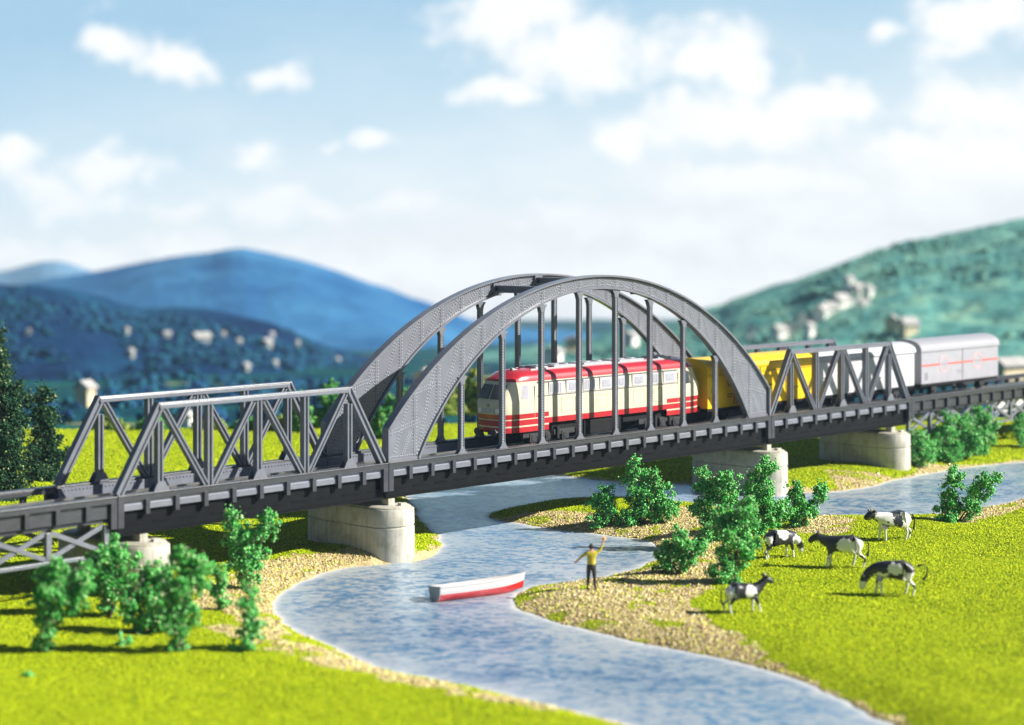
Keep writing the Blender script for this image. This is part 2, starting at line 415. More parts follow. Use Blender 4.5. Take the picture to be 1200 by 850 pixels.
# water sheet
dd2 = 25 * (148 / 25) ** np.linspace(0, 1, 420); ll2 = np.linspace(-0.42, 0.42, 420)
Dw, Kw = np.meshgrid(dd2, ll2, indexing='ij'); Lw = Kw * np.maximum(Dw, 60)
Pw = np.stack([(CX + Dw * S + Lw * C).ravel(), (CY + Dw * C - Lw * S).ravel()], 1)
idw = np.arange(420 * 420).reshape(420, 420)
fw4 = np.stack([idw[:-1, :-1], idw[:-1, 1:], idw[1:, 1:], idw[1:, :-1]], -1).reshape(-1, 4)
sw = -land_sdf(Pw)
wet = (sw > -1.2)[fw4].any(1)
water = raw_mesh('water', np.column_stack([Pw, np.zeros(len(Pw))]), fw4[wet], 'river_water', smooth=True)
a = water.data.attributes.new('shore', 'FLOAT', 'POINT'); a.data.foreach_set('value', (0.85 * np.exp(-np.clip(sw, 0, 9) / 0.16) + 0.28 * np.exp(-np.clip(sw, 0, 9) / 1.3)).clip(0, 1).astype(np.float32))
tag(water, kind='structure')

# scattered grains: irregular tetrahedra
def grains(name, P, size, mat, kind_label=None, lift=0.3, flat=1.0):
    n = len(P)
    base = np.array([[1, 1, 1], [1, -1, -1], [-1, 1, -1], [-1, -1, 1]], float) * 0.62
    q = rng.normal(size=(n, 4)); q /= np.linalg.norm(q, axis=1)[:, None]
    w, x, y, z = q.T
    Rm = np.stack([np.stack([1 - 2 * (y * y + z * z), 2 * (x * y - z * w), 2 * (x * z + y * w)], -1),
                   np.stack([2 * (x * y + z * w), 1 - 2 * (x * x + z * z), 2 * (y * z - x * w)], -1),
                   np.stack([2 * (x * z - y * w), 2 * (y * z + x * w), 1 - 2 * (x * x + y * y)], -1)], 1)
    V = np.einsum('nij,kj->nki', Rm, base) * (1 + 0.35 * rng.normal(size=(n, 4, 1)))
    V *= size[:, None, None]; V[:, :, 2] *= flat
    V += P[:, None, :]; V[:, :, 2] += (size * lift)[:, None]
    f = np.array([[0, 1, 2], [0, 3, 1], [0, 2, 3], [1, 3, 2]])
    faces = (np.arange(n)[:, None, None] * 4 + f[None]).reshape(-1, 3)
    return V.reshape(-1, 3), faces

def scatter(n, dmin, dmax, kmax):
    d = dmin * (dmax / dmin) ** rng.random(n)
    k = rng.uniform(-kmax, kmax, n)
    l = k * d
    return np.column_stack([CX + d * S + l * C, CY + d * C - l * S]), d, l
Q, qd, ql = scatter(1400000, 56, 160, 0.29)
qs = land_sdf(Q); keep = (qs > 0.05) & (qd < plateau_edge(ql, qd) + 1.5); Q, qd, qs = Q[keep], qd[keep], qs[keep]
qg = gravel_of(Q, qs); qg = qg + (qg > 0.05) * 1.35 * fbm(Q[:, 0], Q[:, 1], 1.1, 4) - .06
qh = height_from(Q, qs)
isg = qg > 0.5
Pg = np.column_stack([Q[~isg], qh[~isg]]); dg_ = qd[~isg]
Vv, Ff = grains('g', Pg, rng.uniform(0.022, 0.050, len(Pg)) * (0.45 + 0.55 * dg_ / 90), None)
grass = raw_mesh('grass', Vv, Ff, 'grass_grain'); tag(grass, 'yellow-green flock grass covering the banks and the meadow', 'grass', kind='stuff')
Pp = np.column_stack([Q[isg], qh[isg]]); dp = qd[isg]
sel = rng.random(len(Pp)) < 0.95
Pp, dp = Pp[sel], dp[sel]
Vv, Ff = grains('p', Pp, rng.gamma(4.0, 0.0095, len(Pp)).clip(0.016, 0.11), None, lift=0.15, flat=0.8)
peb = raw_mesh('gravel', Vv, Ff, 'pebble'); tag(peb, 'tan and cream gravel strewn along the river banks', 'gravel', kind='stuff')

# ------------------------------------------------------------------ valley, hills and mountains far behind
def outline(pts, u):
    xs = [p[0] for p in pts]; ys = [p[1] for p in pts]
    u = np.asarray(u, float)
    return sum(np.interp(u + o, xs, ys) * w_ for o, w_ in ((-26, .1), (-14, .22), (0, .36), (14, .22), (26, .1)))
def valley_z(d): return -1.5 - 24 * (1 - np.exp(-(d - 170) / 330.0)) - 0.036 * np.maximum(d - 400, 0)
def sheet(name, d0, d1, nd, nu, u0, u1, fn, mat, rough_amp, rough_s):
    d = d0 * (d1 / d0) ** np.linspace(0, 1, nd); u = np.linspace(u0, u1, nu)
    Dm, Um = np.meshgrid(d, u, indexing='ij')
    lat = (Um - 600) / F * Dm
    X = CX + Dm * S + lat * C; Y = CY + Dm * C - lat * S
    Z = fn(Dm, Um) + rough_amp * fbm(X, Y, rough_s, 5)
    idx = np.arange(nd * nu).reshape(nd, nu)
    fc = np.stack([idx[:-1, :-1], idx[:-1, 1:], idx[1:, 1:], idx[1:, :-1]], -1).reshape(-1, 4)
    o = raw_mesh(name, np.column_stack([X.ravel(), Y.ravel(), Z.ravel()]), fc, mat, smooth=True)
    tag(o, kind='structure'); return o
sheet('valley', 158, 1900, 220, 260, -500, 1700, lambda d, u: np.where(d < 172, valley_z(172) - 2.0 - 0.0 * d, valley_z(d)), 'valley_floor', 0.9, 22)
def ridge(dc, wd, pts, sub=0.0):
    def fn(d, u):
        top = CZ - (outline(pts, u) - YH) * dc / F
        base = valley_z(d) - 3.0
        t = np.clip(1 - np.abs(d - dc) / wd, 0, 1)
        g = np.sin(t * np.pi / 2) ** 1.3
        return base + (np.maximum(top, base - 5) - base) * g
    return fn
A_ = [(-600, 360), (-200, 330), (0, 321), (30, 312), (65, 303), (90, 311), (115, 322), (150, 326), (300, 345), (600, 420)]
B_ = [(-600, 420), (-100, 360), (60, 333), (120, 321), (170, 307), (226, 301), (250, 302), (268, 294), (288, 293), (305, 299), (345, 304), (362, 312), (400, 323), (450, 341), (495, 358), (540, 382), (600, 398), (700, 404), (860, 410), (1100, 430)]
C_ = [(-600, 350), (-100, 338), (0, 336), (50, 335), (95, 344), (145, 362), (180, 368), (205, 362), (235, 366), (290, 377), (325, 384), (345, 396), (375, 412), (450, 440), (600, 470)]
D_pts = [(560, 440), (700, 405), (780, 388), (840, 366), (870, 352), (900, 341), (930, 329), (960, 316), (1000, 302), (1050, 287), (1080, 284), (1110, 280), (1150, 271), (1200, 261), (1300, 245), (1700, 230)]
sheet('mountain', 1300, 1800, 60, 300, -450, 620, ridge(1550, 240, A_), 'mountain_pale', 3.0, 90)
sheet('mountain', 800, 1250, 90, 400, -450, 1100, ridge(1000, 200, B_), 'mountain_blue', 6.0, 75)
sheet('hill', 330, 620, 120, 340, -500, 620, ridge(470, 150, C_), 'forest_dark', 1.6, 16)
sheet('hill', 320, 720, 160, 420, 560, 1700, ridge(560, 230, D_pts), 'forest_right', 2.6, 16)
island('wood_teal', [(0.0, (0.06, 0.22, 0.21)), (0.5, (0.13, 0.34, 0.28)), (1.0, (0.26, 0.48, 0.33))], 0.9)
island('wood_dark', [(0.0, (0.003, 0.020, 0.075)), (0.5, (0.007, 0.055, 0.14)), (1.0, (0.018, 0.14, 0.18))], 0.9)
def woodland(name, n, u0, u1, d0, d1, fn, mat, r0, r1, label, per=26):
    """far-off wood: many rough crowns merged into one mass"""
    d = rng.uniform(d0, d1, n); u = rng.uniform(u0, u1, n); lat = (u - 600) / F * d
    x = CX + d * S + lat * C; y = CY + d * C - lat * S; z = fn(d, u)
    ok = fbm(x, y, 26, 3) > -0.06
    for hx, hy in HOUSES: ok &= ~((np.abs(x - hx) < 3.2) & (y - hy < 2.0) & (y - hy > -9.0) & (np.abs((x - hx) - (y - hy) * S / C) < 5.5)) & (np.hypot(x - hx, y - hy) > 3)
    x, y, z, d = x[ok], y[ok], z[ok], d[ok]; n = len(x)
    r = rng.uniform(r0, r1, n)
    dirs = rng.normal(size=(n, per, 3)); dirs /= np.linalg.norm(dirs, axis=2)[:, :, None]; dirs[:, :, 2] = np.abs(dirs[:, :, 2]) * 1.25
    Pq = np.stack([x, y, z], 1)[:, None, :] + dirs * (r[:, None, None] * rng.uniform(.55, 1, (n, per, 1)))
    V, Fc = grains(name, Pq.reshape(-1, 3), np.repeat(r, per) * rng.uniform(.35, .6, n * per), None, lift=0)
    o = raw_mesh(name, V, Fc, mat); tag(o, label, 'woodland', kind='stuff')

# ------------------------------------------------------------------ bushes and trees
def blob_points(lobes, n, depth_of):
    """leaf positions: shells of many lumpy lobes. lobe = (centre Vector, radius)"""
    vol = np.array([r ** 2 for _, r in lobes]); pick = rng.choice(len(lobes), n, p=vol / vol.sum())
    dirs = rng.normal(size=(n, 3)); dirs /= np.linalg.norm(dirs, axis=1)[:, None]
    cs = np.array([list(c) for c, _ in lobes])[pick]; rs = np.array([r for _, r in lobes])[pick]
    rad = rng.beta(3.2, 1.3, n) * 1.10
    # lumps: shrink the radius with a cheap directional noise
    ph = pick * 1.7
    lump = 0.82 + 0.30 * np.sin(5 * dirs[:, 0] + ph) * np.sin(5 * dirs[:, 1] + 2 * ph) + 0.22 * np.sin(9 * dirs[:, 2] + ph) * np.sin(7 * dirs[:, 0] - ph)
    return cs + dirs * (rs * rad * lump)[:, None]
def bush(name, u, v, lobes_px, label, cat='bush', mat='bush_leaf', group=None, n=None, grain=(0.040, 0.080), stem=True, base=None, sprigs=3):
    """lobes_px: (du, dv, r) in photo pixels from the foot; turned into metres at the foot's distance, spread in depth"""
    b = gpt(u, v) if base is None else base
    d = (b - Vector((CX, CY, CZ))).dot(FW); s = d / F
    root = empty(name, b); tag(root, label, cat, group)
    lobes = []; stems = MB()
    for du, dv, r in lobes_px:
        c = b + RT * (du * s) + Vector((0, 0, -dv * s)) + FW * (random.uniform(-0.6, 0.6) * r * s)
        k = 9 if r > 9 else 6
        lobes.append((c, r * s * 0.72))
        for _ in range(k):
            o = Vector((random.gauss(0, 1), random.gauss(0, 1), random.gauss(0, 1.25))).normalized() * r * s * random.uniform(.65, 1.15)
            lobes.append((c + o, r * s * random.uniform(0.26, 0.52)))
        if stem:
            foot = b + Vector((random.uniform(-.12, .12), random.uniform(-.12, .12), -0.1))
            mid = foot.lerp(c, 0.5) + Vector((random.uniform(-.1, .1), random.uniform(-.1, .1), 0.05))
            stems.tube([foot, mid, c], [0.045, 0.035, 0.015], 5)
    for du, dv, r in list(lobes_px):                  # side sprigs
        for _ in range(sprigs):
            a_ = random.uniform(-.5, math.pi + .5); rr = r * random.uniform(.9, 1.45)
            c = b + RT * ((du + math.cos(a_) * rr) * s) + Vector((0, 0, max(2, -dv + math.sin(a_) * rr) * s)) + FW * (random.uniform(-.9, .9) * r * s)
            lobes.append((c, r * s * random.uniform(.22, .42)))
    area = sum((r * s) ** 2 for _, _, r in lobes_px)
    n = n or int(min(20000, max(900, 1900 * area / ((grain[0] + grain[1]) / 0.15) ** 2)))
    pts = blob_points(lobes, n, d)
    loose = rng.random(n) < .22; pts[loose] += rng.normal(size=(loose.sum(), 3)) * (np.mean([r for _, _, r in lobes_px]) * s * .22)
    pts[:, 2] = np.maximum(pts[:, 2], b.z + 0.02)
    V, Fc = grains('leaf', pts, rng.uniform(grain[0], grain[1], n), None, lift=0.0)
    raw_mesh('foliage', V, Fc, mat, root, base=b)
    if stem: stems.build('stem', 'bark', root, b)
    return root

BG = 'green foam bushes on the river banks'
# left bank, in front of the bridge
bush('bush', 47, 764, [(4, -8, 11), (9, -32, 13), (18, -55, 19), (26, -80, 18), (22, -98, 11), (38, -62, 17), (2, -66, 13), (8, -88, 11), (50, -84, 11), (58, -98, 8)], 'tall green bush nearest the left picture edge, in front of the lattice approach', group=BG)
bush('bush', 128, 724, [(0, -14, 13), (-4, -36, 19), (8, -58, 20), (-12, -56, 15), (2, -80, 13), (-20, -66, 11), (18, -40, 14)], 'green bush left of the small stone pier, in front of its shaded side', group=BG)
bush('bush', 178, 740, [(-10, -12, 16), (8, -30, 19), (-8, -50, 18), (6, -66, 13), (16, -14, 14), (-20, -32, 13)], 'wide green bush standing before the small stone pier', group=BG)
bush('bush', 210, 764, [(-2, -12, 13), (2, -36, 16), (6, -62, 17), (10, -86, 18), (0, -104, 14), (22, -98, 11), (-10, -74, 13), (-8, -46, 12)], 'tall leaning green bush right of the small stone pier', group=BG)
bush('bush', 258, 716, [(0, -10, 9), (0, -28, 10), (-4, -46, 9)], 'small slim green bush between two taller ones on the left bank', group=BG)
bush('bush', 290, 762, [(-14, -6, 6), (0, -10, 13), (4, -32, 13), (4, -54, 11), (2, -70, 9)], 'narrow green bush closest to the left shoreline, in front of the forked one', group=BG)
bush('bush', 287, 692, [(0, -14, 14), (-2, -36, 16), (-8, -56, 14), (-14, -72, 12), (-16, -90, 7), (14, -46, 11), (22, -66, 12), (28, -84, 9)], 'forked green bush on the left bank near the shaded big pier', group=BG)
# peninsula
bush('bush', 708, 617, [(-6, -10, 13), (8, -16, 13), (2, -32, 12), (-10, -26, 9)], 'low round green bush on the tip of the grassy spit', group=BG)
bush('bush', 752, 614, [(-6, -14, 16), (14, -14, 17), (-2, -38, 16), (18, -36, 14), (-8, -58, 9), (14, -54, 8), (-10, -72, 7), (30, -16, 11)], 'tall green bush with two pointed tops on the grassy spit', group=BG)
bush('bush', 796, 671, [(-12, -12, 14), (6, -18, 15), (0, -38, 11), (18, -32, 11), (-16, -24, 9)], 'low green bush at the inlet behind the waving man', group=BG)
bush('bush', 832, 634, [(0, -12, 17), (-8, -34, 15), (2, -56, 13), (-6, -74, 9), (16, -24, 14), (18, -70, 12), (20, -46, 14)], 'large green bush with two upright tops, left in the cluster behind the gravel', group=BG)
bush('bush', 888, 626, [(-14, -14, 17), (8, -14, 18), (-8, -40, 16), (10, -38, 15), (4, -62, 12), (8, -78, 10), (26, -24, 12)], 'dense green bush right in the cluster, before the rounded pier', group=BG)
bush('bush', 858, 684, [(-8, -10, 15), (4, -28, 18), (-4, -52, 17), (10, -66, 15), (-12, -76, 12), (18, -46, 13), (14, -86, 12)], 'tall green bush in front of its cluster, beside the rearmost cow at the gravel', group=BG)
bush('bush', 936, 618, [(-4, -10, 13), (-2, -30, 12), (-4, -46, 8), (12, -22, 11), (22, -36, 9), (26, -46, 6)], 'small forked green bush on the bank behind the cows', group=BG)
bush('bush', 1122, 611, [(-14, -6, 12), (-2, -16, 12), (-8, -34, 11), (-8, -50, 11), (14, -16, 12), (24, -32, 12), (34, -44, 11), (44, -50, 7)], 'V-shaped green bush alone by the water behind the standing cow', group=BG)
# far right bank by the approach
bush('bush', 1078, 545, [(-6, -10, 13), (8, -14, 13), (0, -28, 11), (-12, -24, 9)], 'low green bush touching the end pier of the bridge', group=BG)
bush('bush', 1106, 541, [(0, -10, 12), (2, -26, 13), (4, -44, 11), (8, -14, 10)], 'mid-height green bush second from the end pier', group=BG)
bush('bush', 1130, 539, [(-8, -10, 12), (6, -14, 12), (4, -32, 12), (14, -24, 10), (2, -44, 8)], 'dense green bush below the lattice, third from the end pier', group=BG)
bush('bush', 1152, 532, [(-2, -12, 13), (6, -28, 11), (0, -44, 10), (-4, -32, 9)], 'green bush furthest from the end pier in the bank row', group=BG)
bush('bush', 1196, 524, [(2, -10, 10), (-2, -24, 10), (8, -22, 9)], 'green bush half cut by the right picture edge below the lattice', group=BG)
# small dots of foliage on the near grass
bush('tuft', 33, 793, [(0, -2, 4)], 'tiny green tuft alone on the bright grass at lower left', 'tuft', n=160, stem=False)
bush('tuft', 143, 757, [(0, -3, 7), (6, -4, 4)], 'low dark green tuft left of the leaning bush', 'tuft', n=400, stem=False)

# spruces at the left edge
SG = 'dark model spruces at the left edge'
bush('spruce_tree', 50, 562, [(0, -16, 24), (12, -24, 18), (-10, -34, 16), (6, -46, 17), (-2, -62, 15), (4, -78, 14), (2, -94, 12), (0, -106, 7)], 'dark spruce with a narrow leaning top, right of the other spruces', 'tree', 'spruce_needle', SG, grain=(0.05, 0.11), n=8000, sprigs=0)
bush('spruce_tree', 4, 584, [(0, -16, 34), (8, -40, 30), (-4, -64, 28), (0, -86, 24), (2, -106, 18), (-2, -124, 13), (-2, -138, 8)], 'broad dark spruce cut by the left picture edge, nearest the track', 'tree', 'spruce_needle', SG, grain=(0.05, 0.11), n=11000, sprigs=1)
bush('spruce_tree', -6, 552, [(4, -40, 30), (10, -70, 26), (6, -96, 22), (10, -118, 16), (8, -140, 12), (4, -160, 8), (2, -172, 5)], 'tallest dark spruce, only its right side showing behind the broad one', 'tree', 'spruce_needle', SG, grain=(0.06, 0.12), n=9000, sprigs=0)

# shrubs and trees along the far edge of the meadow
TG = 'blurred shrubs at the far edge of the meadow'
def far_shrub(u, v, d, lobes, mat, label):
    b = at_depth(u, v, d); b.z = gz(b.x, b.y)
    bush('shrub', 0, 0, lobes, label, 'shrub', mat, TG, base=b, grain=(0.12, 0.24), n=2200)
far_shrub(352, 512, 150, [(0, -8, 9), (4, -22, 9), (0, -36, 7)], 'far_leaf_green', 'narrow green shrub seen inside the left truss near its right end')
far_shrub(440, 520, 146, [(-4, -8, 14), (10, -12, 14), (2, -28, 12), (-10, -22, 10)], 'far_leaf_green', 'rounded green shrub showing under the left foot of the far arch')
far_shrub(470, 512, 152, [(-8, -10, 14), (10, -10, 14), (0, -28, 12)], 'far_leaf_green', 'low green shrub between the two arch feet')
far_shrub(385, 508, 152, [(0, -8, 12), (6, -24, 12), (0, -40, 9)], 'far_leaf_green', 'green shrub behind the right end of the left truss')
far_shrub(508, 482, 164, [(-10, -8, 18), (14, -8, 18), (0, -22, 15)], 'far_leaf', 'yellowish shrub beyond the meadow left of the locomotive')
far_shrub(545, 480, 166, [(-8, -10, 18), (12, -10, 18), (4, -28, 17), (18, -26, 12)], 'far_leaf', 'tall yellowish shrub just left of the locomotive cab')
far_shrub(588, 478, 167, [(-10, -8, 18), (14, -10, 18)], 'far_leaf', 'yellowish shrub hidden mostly by the locomotive nose')

for k_, (u_, nm) in enumerate(((128, 'leftmost'), (182, 'second from the left'), (246, 'middle one'), (296, 'fourth from the left'), (330, 'rightmost'))):
    far_shrub(u_, 509, 151, [(-7, -3, 6), (7, -3, 6), (0, -7, 6), (16, -3, 5), (-16, -3, 5)], 'far_leaf_green' if k_ % 2 else 'far_leaf', nm + ' of five low shrubs edging the meadow behind the left truss')

# ------------------------------------------------------------------ houses in the valley
HOUSES = []
def house(u, v, d, w, dp, h, rh, label, wall='house_wall', roof='house_roof', rz=0.3):
    w *= .72; dp *= .72; h *= .72; rh *= .72; b = at_depth(u, v, d) + Vector((0, 0, .5 if d > 300 else 0)); HOUSES.append((b.x, b.y))
    r = empty('house', b, rz); tag(r, label, 'house', 'pale houses in the valley')
    m = MB(); m.box(-w / 2, w / 2, -dp / 2, dp / 2, -1.1, h)
    m.add([(-w / 2, -dp / 2, h), (-w / 2, dp / 2, h), (-w / 2, 0, h + rh), (w / 2, -dp / 2, h), (w / 2, dp / 2, h), (w / 2, 0, h + rh)], [(0, 1, 2), (3, 5, 4)])
    m.build('wall', wall, r)
    m = MB(); e = 0.12 * w
    for sgn in (-1, 1):
        y1 = sgn * (dp / 2 + e); z1 = h - e * rh / (dp / 2)
        m.add([(-w / 2 - e, 0, h + rh + .05), (w / 2 + e, 0, h + rh + .05), (w / 2 + e, y1, z1 + .05), (-w / 2 - e, y1, z1 + .05),
               (-w / 2 - e, 0, h + rh + .25), (w / 2 + e, 0, h + rh + .25), (w / 2 + e, y1, z1 + .25), (-w / 2 - e, y1, z1 + .25)],
              [(0, 1, 2, 3), (4, 5, 6, 7), (0, 1, 5, 4), (2, 3, 7, 6), (0, 3, 7, 4), (1, 2, 6, 5)])
    m.build('roof', roof, r)
    for i in range(2):
        m = MB(); x = -w / 4 + i * w / 2
        m.box(x - w * .07, x + w * .07, -dp / 2 - .03, -dp / 2 + .05, h * .35, h * .7); m.build('window', 'house_window', r)
    return r
def on_hill(u, v, dc_guess, pts, dc, wd):
    """distance at which the sight line through (u, v) meets the near flank of a ridge"""
    fn = ridge(dc, wd, pts)
    ds = np.linspace(dc - wd, dc, 500); z = fn(ds, np.full(500, float(u))); line = CZ - (v - YH) * ds / F
    k = np.argmax(z > line); return float(ds[k])
white_spots = [(913, 338 + 62, 3.2), (940, 387, 3.4), (962, 380, 3.8), (972, 374, 3.4), (984, 368, 4.2), (998, 360, 4.0), (1005, 350, 3.2), (995, 338, 2.6), (1017, 350, 2.8), (880, 396, 2.6), (925, 395, 3.0), (948, 393, 2.4), (1045, 391, 3.6), (1064, 395, 3.6), (1012, 365, 2.2)]
hl = ['low white house above the yellow wagon roof', 'white house second in the village row from the left', 'white house where the village row starts to climb', 'small white house halfway up the village row',
      'large white house in the middle of the climbing row', 'large white house near the top of the climbing row', 'white house under the topmost one of the village', 'topmost small white house on the wooded slope',
      'small white house set right of the village top', 'leftmost pale house at the foot of the wooded slope', 'pale house between the two lowest white ones', 'small pale house at the foot of the row behind the truss',
      'cream house above the white wagon', 'cream house above the joint of white and silver wagons', 'tiny pale house below the right end of the village row']
for (u, v, w), lb in zip(white_spots, hl):
    d = on_hill(u, v, 0, D_pts, 560, 230)
    house(u, v + 1, d, w * 1.25, w, w * .95, w * .4, lb, 'house_wall' if u < 1030 else 'house_wall_cream', 'house_roof_grey', random.uniform(-.4, .9))
left_spots = [(148, 392, 1.5), (196, 398, 2.0), (236, 403, 3.0), (262, 396, 1.3), (280, 405, 1.5), (312, 409, 2.8), (318, 397, 1.6), (348, 406, 1.4), (153, 419, 2.0), (33, 394, 1.5), (288, 436, 2.0), (322, 431, 1.5), (395, 427, 1.8)]
ll_ = ['tiny pale house leftmost in the upper row on the dark hill', 'small pale house second from left on the dark hill', 'brightest pale house in the middle of the dark hill', 'tiny pale house just right of the brightest one on the dark hill',
       'tiny pale house low between two brighter ones on the dark hill', 'bright wide house at the right of the dark hill', 'pale house above the wide one on the dark hill', 'rightmost tiny house in the upper row of the dark hill',
       'pale house alone below the upper row on the dark hill', 'pale house at the far left of the dark hill', 'pale house low above the left truss chord', 'small house low on the hill near the truss end', 'pale house low on the slope left of the far arch']
for (u, v, w), lb in zip(left_spots, ll_):
    d = on_hill(u, v, 0, C_, 470, 150)
    house(u, v + 1, d, w * random.uniform(.8, 1.5), w * .8, w * .55, w * .3, lb, 'house_wall_far', 'house_roof_grey', random.uniform(-.4, .9))
house(100, 466, 235, 2.6, 2.4, 1.7, 0.9, 'larger cream farmhouse beyond the left end of the truss', 'house_wall_cream', 'house_roof_grey', 0.4)
house(218, 503, 176, 2.0, 1.6, 1.5, 0.5, 'white house seen through the left truss', 'house_wall', 'house_roof_grey', 0.5)
house(497, 452, 240, 4.6, 3.0, 1.8, 0.8, 'cream house beyond the yellow shrubs between the arches', 'house_wall_cream', 'house_roof_grey', 0.7)
house(648, 417, 300, 3.4, 3.4, 0.9, 0.8, 'cream house just above the locomotive roof', 'house_wall', 'house_roof_grey', 0.4)
house(672, 408, 320, 3.8, 3.4, 1.0, 0.8, 'wide pale house above the locomotive behind the arch hangers', 'house_wall_cream', 'house_roof_grey', 0.8)
house(738, 402, 360, 3.6, 3.4, 1.2, 0.8, 'pale house above the locomotive right of the arch centre', 'house_wall', 'house_roof_grey', 0.2)
house(1184, 436, 270, 6.0, 2.6, 1.6, 0.9, 'cream house at the right picture edge behind the silver wagon', 'house_wall_cream', 'house_roof_grey', -0.25)
house(1176, 472, 200, 6.0, 2.2, 1.6, 0.6, 'long white house behind the last wagon wheels', 'house_wall', 'house_roof_grey', -0.2)

woodland('woodland', 2600, 640, 1260, 335, 560, ridge(560, 230, D_pts), 'wood_teal', 0.5, 1.0, 'teal wooded slope of the right hill')
woodland('woodland', 2600, -40, 470, 325, 475, ridge(470, 150, C_), 'wood_dark', 0.5, 1.2, 'dark blue wooded slope of the left hill')
woodland('woodland', 1500, -60, 1260, 185, 380, lambda d, u: valley_z(d), 'wood_dark', 0.5, 1.2, 'dark woods scattered over the valley floor')

# ------------------------------------------------------------------ the bridge
def hbeam(mb, A, B, yc, w=0.40, dy=0.42, t=0.11, g=0.10, ea=0.0, eb=0.0, mi=0):
    """riveted H member between (x,z) points in the plane y=yc, with its grooves facing across"""
    a = Vector((A[0], 0, A[1])); b = Vector((B[0], 0, B[1])); ax = (b - a).normalized()
    a = a - ax * ea; b = b + ax * eb
    n = Vector((-ax.z, 0, ax.x)); h, d = w / 2, dy / 2
    sec = [(-h, -d), (-h + t, -d), (-h + t, -g), (h - t, -g), (h - t, -d), (h, -d), (h, d), (h - t, d), (h - t, g), (-h + t, g), (-h + t, d), (-h, d)]
    ring = lambda p: [p + n * s + Vector((0, yc + y, 0)) for s, y in sec]
    r0, r1 = ring(a), ring(b)
    mb.loft([r0, r1], mi, cap0=False, cap1=False)
    for r in (r0, r1):
        mb.add([r[0], r[1], r[10], r[11]], [(0, 1, 2, 3)], mi); mb.add([r[4], r[5], r[6], r[7]], [(0, 1, 2, 3)], mi); mb.add([r[2], r[3], r[8], r[9]], [(0, 1, 2, 3)], mi)
def rivet(mb, p, ny, r=0.036, h=0.032, axis='y', mi=0):
    x, y, z = p; r *= 1.05; h *= 1.2
    if axis == 'y':
        v = [(x - r, y, z - r), (x + r, y, z - r), (x + r, y, z + r), (x - r, y, z + r), (x - r * .45, y + ny * h, z - r * .45), (x + r * .45, y + ny * h, z - r * .45), (x + r * .45, y + ny * h, z + r * .45), (x - r * .45, y + ny * h, z + r * .45)]
    else:
        v = [(x - r, y - r, z), (x + r, y - r, z), (x + r, y + r, z), (x - r, y + r, z), (x - r * .45, y - r * .45, z + h), (x + r * .45, y - r * .45, z + h), (x + r * .45, y + r * .45, z + h), (x - r * .45, y + r * .45, z + h)]
    mb.add(v, [(0, 1, 5, 4), (1, 2, 6, 5), (2, 3, 7, 6), (3, 0, 4, 7), (4, 5, 6, 7)], mi)

